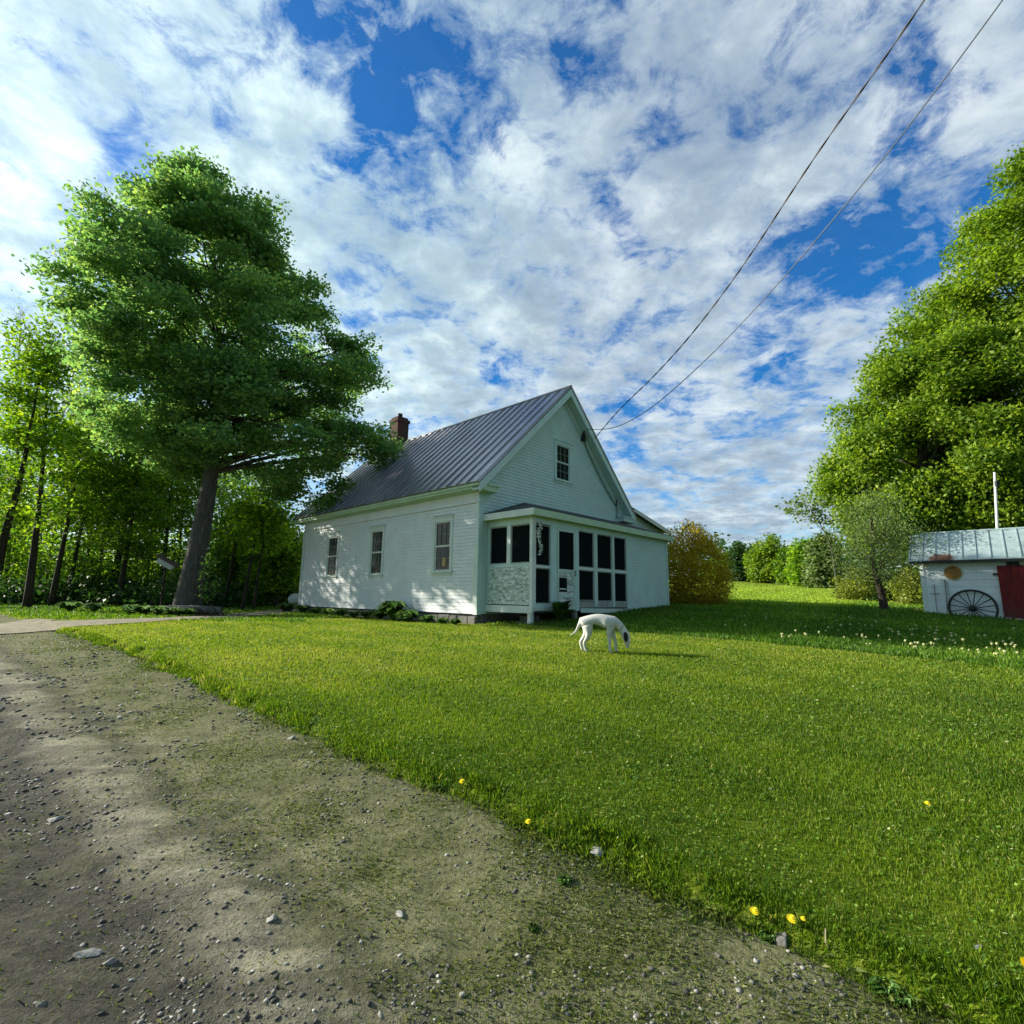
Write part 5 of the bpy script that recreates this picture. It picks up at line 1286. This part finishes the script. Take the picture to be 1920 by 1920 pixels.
# warped direction for the blue openings
wn = nt.nodes.new('ShaderNodeTexNoise'); wn.inputs['Scale'].default_value = 4; wn.inputs['Detail'].default_value = 5; nt.links.new(nrmv, wn.inputs['Vector'])
wv = vm('MULTIPLY', vm('SUBTRACT', wn.outputs['Color'], (.5,.5,.5)).outputs[0], (.30,.30,.30)).outputs[0]
wd = vm('ADD', nrmv, wv).outputs[0]
hole = None
for px, py, r_, amp in [(830,100,.25,.24),(735,225,.15,.24),(640,20,.13,.22),(245,290,.07,.22),(800,465,.05,.2),(1590,515,.15,.16),(1700,440,.18,.10),(1370,805,.10,.26),(1200,822,.045,.22),(1330,340,.10,.17),(1430,130,.14,.15),(1780,250,.24,.12),(1050,60,.10,.2),(450,10,.10,.16),(560,130,.08,.12),(700,120,.10,.12),(880,300,.09,.14),(1130,420,.08,.12),(1250,560,.09,.12),(1480,620,.10,.16),(1290,760,.07,.2),(1480,790,.07,.16),(60,60,.09,.16),(330,200,.06,.12),(1560,60,.12,.12),(1230,180,.10,.12),(960,210,.12,.12),(150,150,.06,.1)]:
    d = ray(px, py); d = d/np.linalg.norm(d)
    dd = vm('DISTANCE', wd, tuple(d)).outputs['Value']
    mr = nt.nodes.new('ShaderNodeMapRange'); mr.interpolation_type = 'SMOOTHSTEP'; mr.inputs['From Min'].default_value = r_; mr.inputs['From Max'].default_value = 0; mr.inputs['To Min'].default_value = 0; mr.inputs['To Max'].default_value = amp
    nt.links.new(dd, mr.inputs['Value']); hole = mr.outputs[0] if hole is None else T_.math('ADD', hole, mr.outputs[0])
dens = T_.math('ADD', T_.math('MULTIPLY', T_.math('SUBTRACT', dens, .79), 1.75), .70)
dens = T_.math('SUBTRACT', dens, hole)
sdir = Vector((SUNH[0]*math.cos(rad(ELEV)), SUNH[1]*math.cos(rad(ELEV)), math.sin(rad(ELEV))))
sd = vm('DOT_PRODUCT', nrmv, tuple(sdir)).outputs['Value']
cover = T_.ramp(dens, [(.36, 0.03), (.50, .30), (.63, .70), (.76, .93), (.88, 1.)])
shade = T_.noise(2.3, 6, .6, vm('ADD', P_, (5.3, 2.1, .7)).outputs[0], .5)
shade2 = T_.math('ADD', T_.math('MULTIPLY', T_.noise(6.5, 6, .6, P_, .3), .50), T_.math('ADD', T_.math('MULTIPLY', shade, .45), T_.math('MULTIPLY', dens, .25)))
ccol = T_.ramp(shade2, [(.50, (.90,.97,.98)), (.60, (.66,.77,.83)), (.70, (.43,.54,.64)), (.82, (.29,.39,.51))])
glow = T_.ramp(sd, [(.25, (1,1,1)), (.62, (1.22,1.30,1.22)), (.85, (1.5,1.58,1.45)), (1.0, (1.9,1.9,1.75))])
ccol = T_.mix(1.0, ccol, glow, 'MULTIPLY')
# unseen clouds behind the camera, darkened on purpose to keep the gable dim
yb = T_.ramp(T_.math('ADD', T_.math('MULTIPLY', sep.outputs[1], .5), .5), [(.25, (.42,.50,.52)), (.55, (1,1,1))])
ccol = T_.mix(1.0, ccol, yb, 'MULTIPLY')
bg2 = nt.nodes.new('ShaderNodeBackground'); bg2.inputs['Strength'].default_value = .56; nt.links.new(ccol, bg2.inputs['Color'])
mx = nt.nodes.new('ShaderNodeMixShader'); nt.links.new(cover, mx.inputs[0]); nt.links.new(bg1.outputs[0], mx.inputs[1]); nt.links.new(bg2.outputs[0], mx.inputs[2])
nt.links.new(mx.outputs[0], out.inputs['Surface'])
sun = bpy.data.lights.new('sun', 'SUN'); sun.energy = 5.0; sun.angle = rad(.55); sun.color = (1.0, .93, .80)
so = bpy.data.objects.new('sun', sun); COL.objects.link(so); so.rotation_euler = sdir.to_track_quat('Z', 'Y').to_euler(); so.location = (-30, 10, 30)

# ------------------------------------------------------------------ camera
cam = bpy.data.cameras.new('camera'); cam.sensor_width = 36; cam.sensor_fit = 'HORIZONTAL'; cam.lens = 18.0; cam.clip_start = .05; cam.clip_end = 3000
co = bpy.data.objects.new('camera', cam); COL.objects.link(co)
fz = -f0
co.matrix_world = Matrix(((rt[0], upv[0], fz[0], EYE[0]), (rt[1], upv[1], fz[1], EYE[1]), (rt[2], upv[2], fz[2], EYE[2]), (0, 0, 0, 1)))
scene.camera = co
scene.view_settings.view_transform = 'Standard'; scene.view_settings.look = 'None'; scene.view_settings.exposure = .9; scene.view_settings.gamma = 1; scene.view_settings.use_curve_mapping = False
scene.cycles.use_denoising = True
scene.cycles.max_bounces = 6; scene.cycles.transmission_bounces = 4; scene.cycles.diffuse_bounces = 3
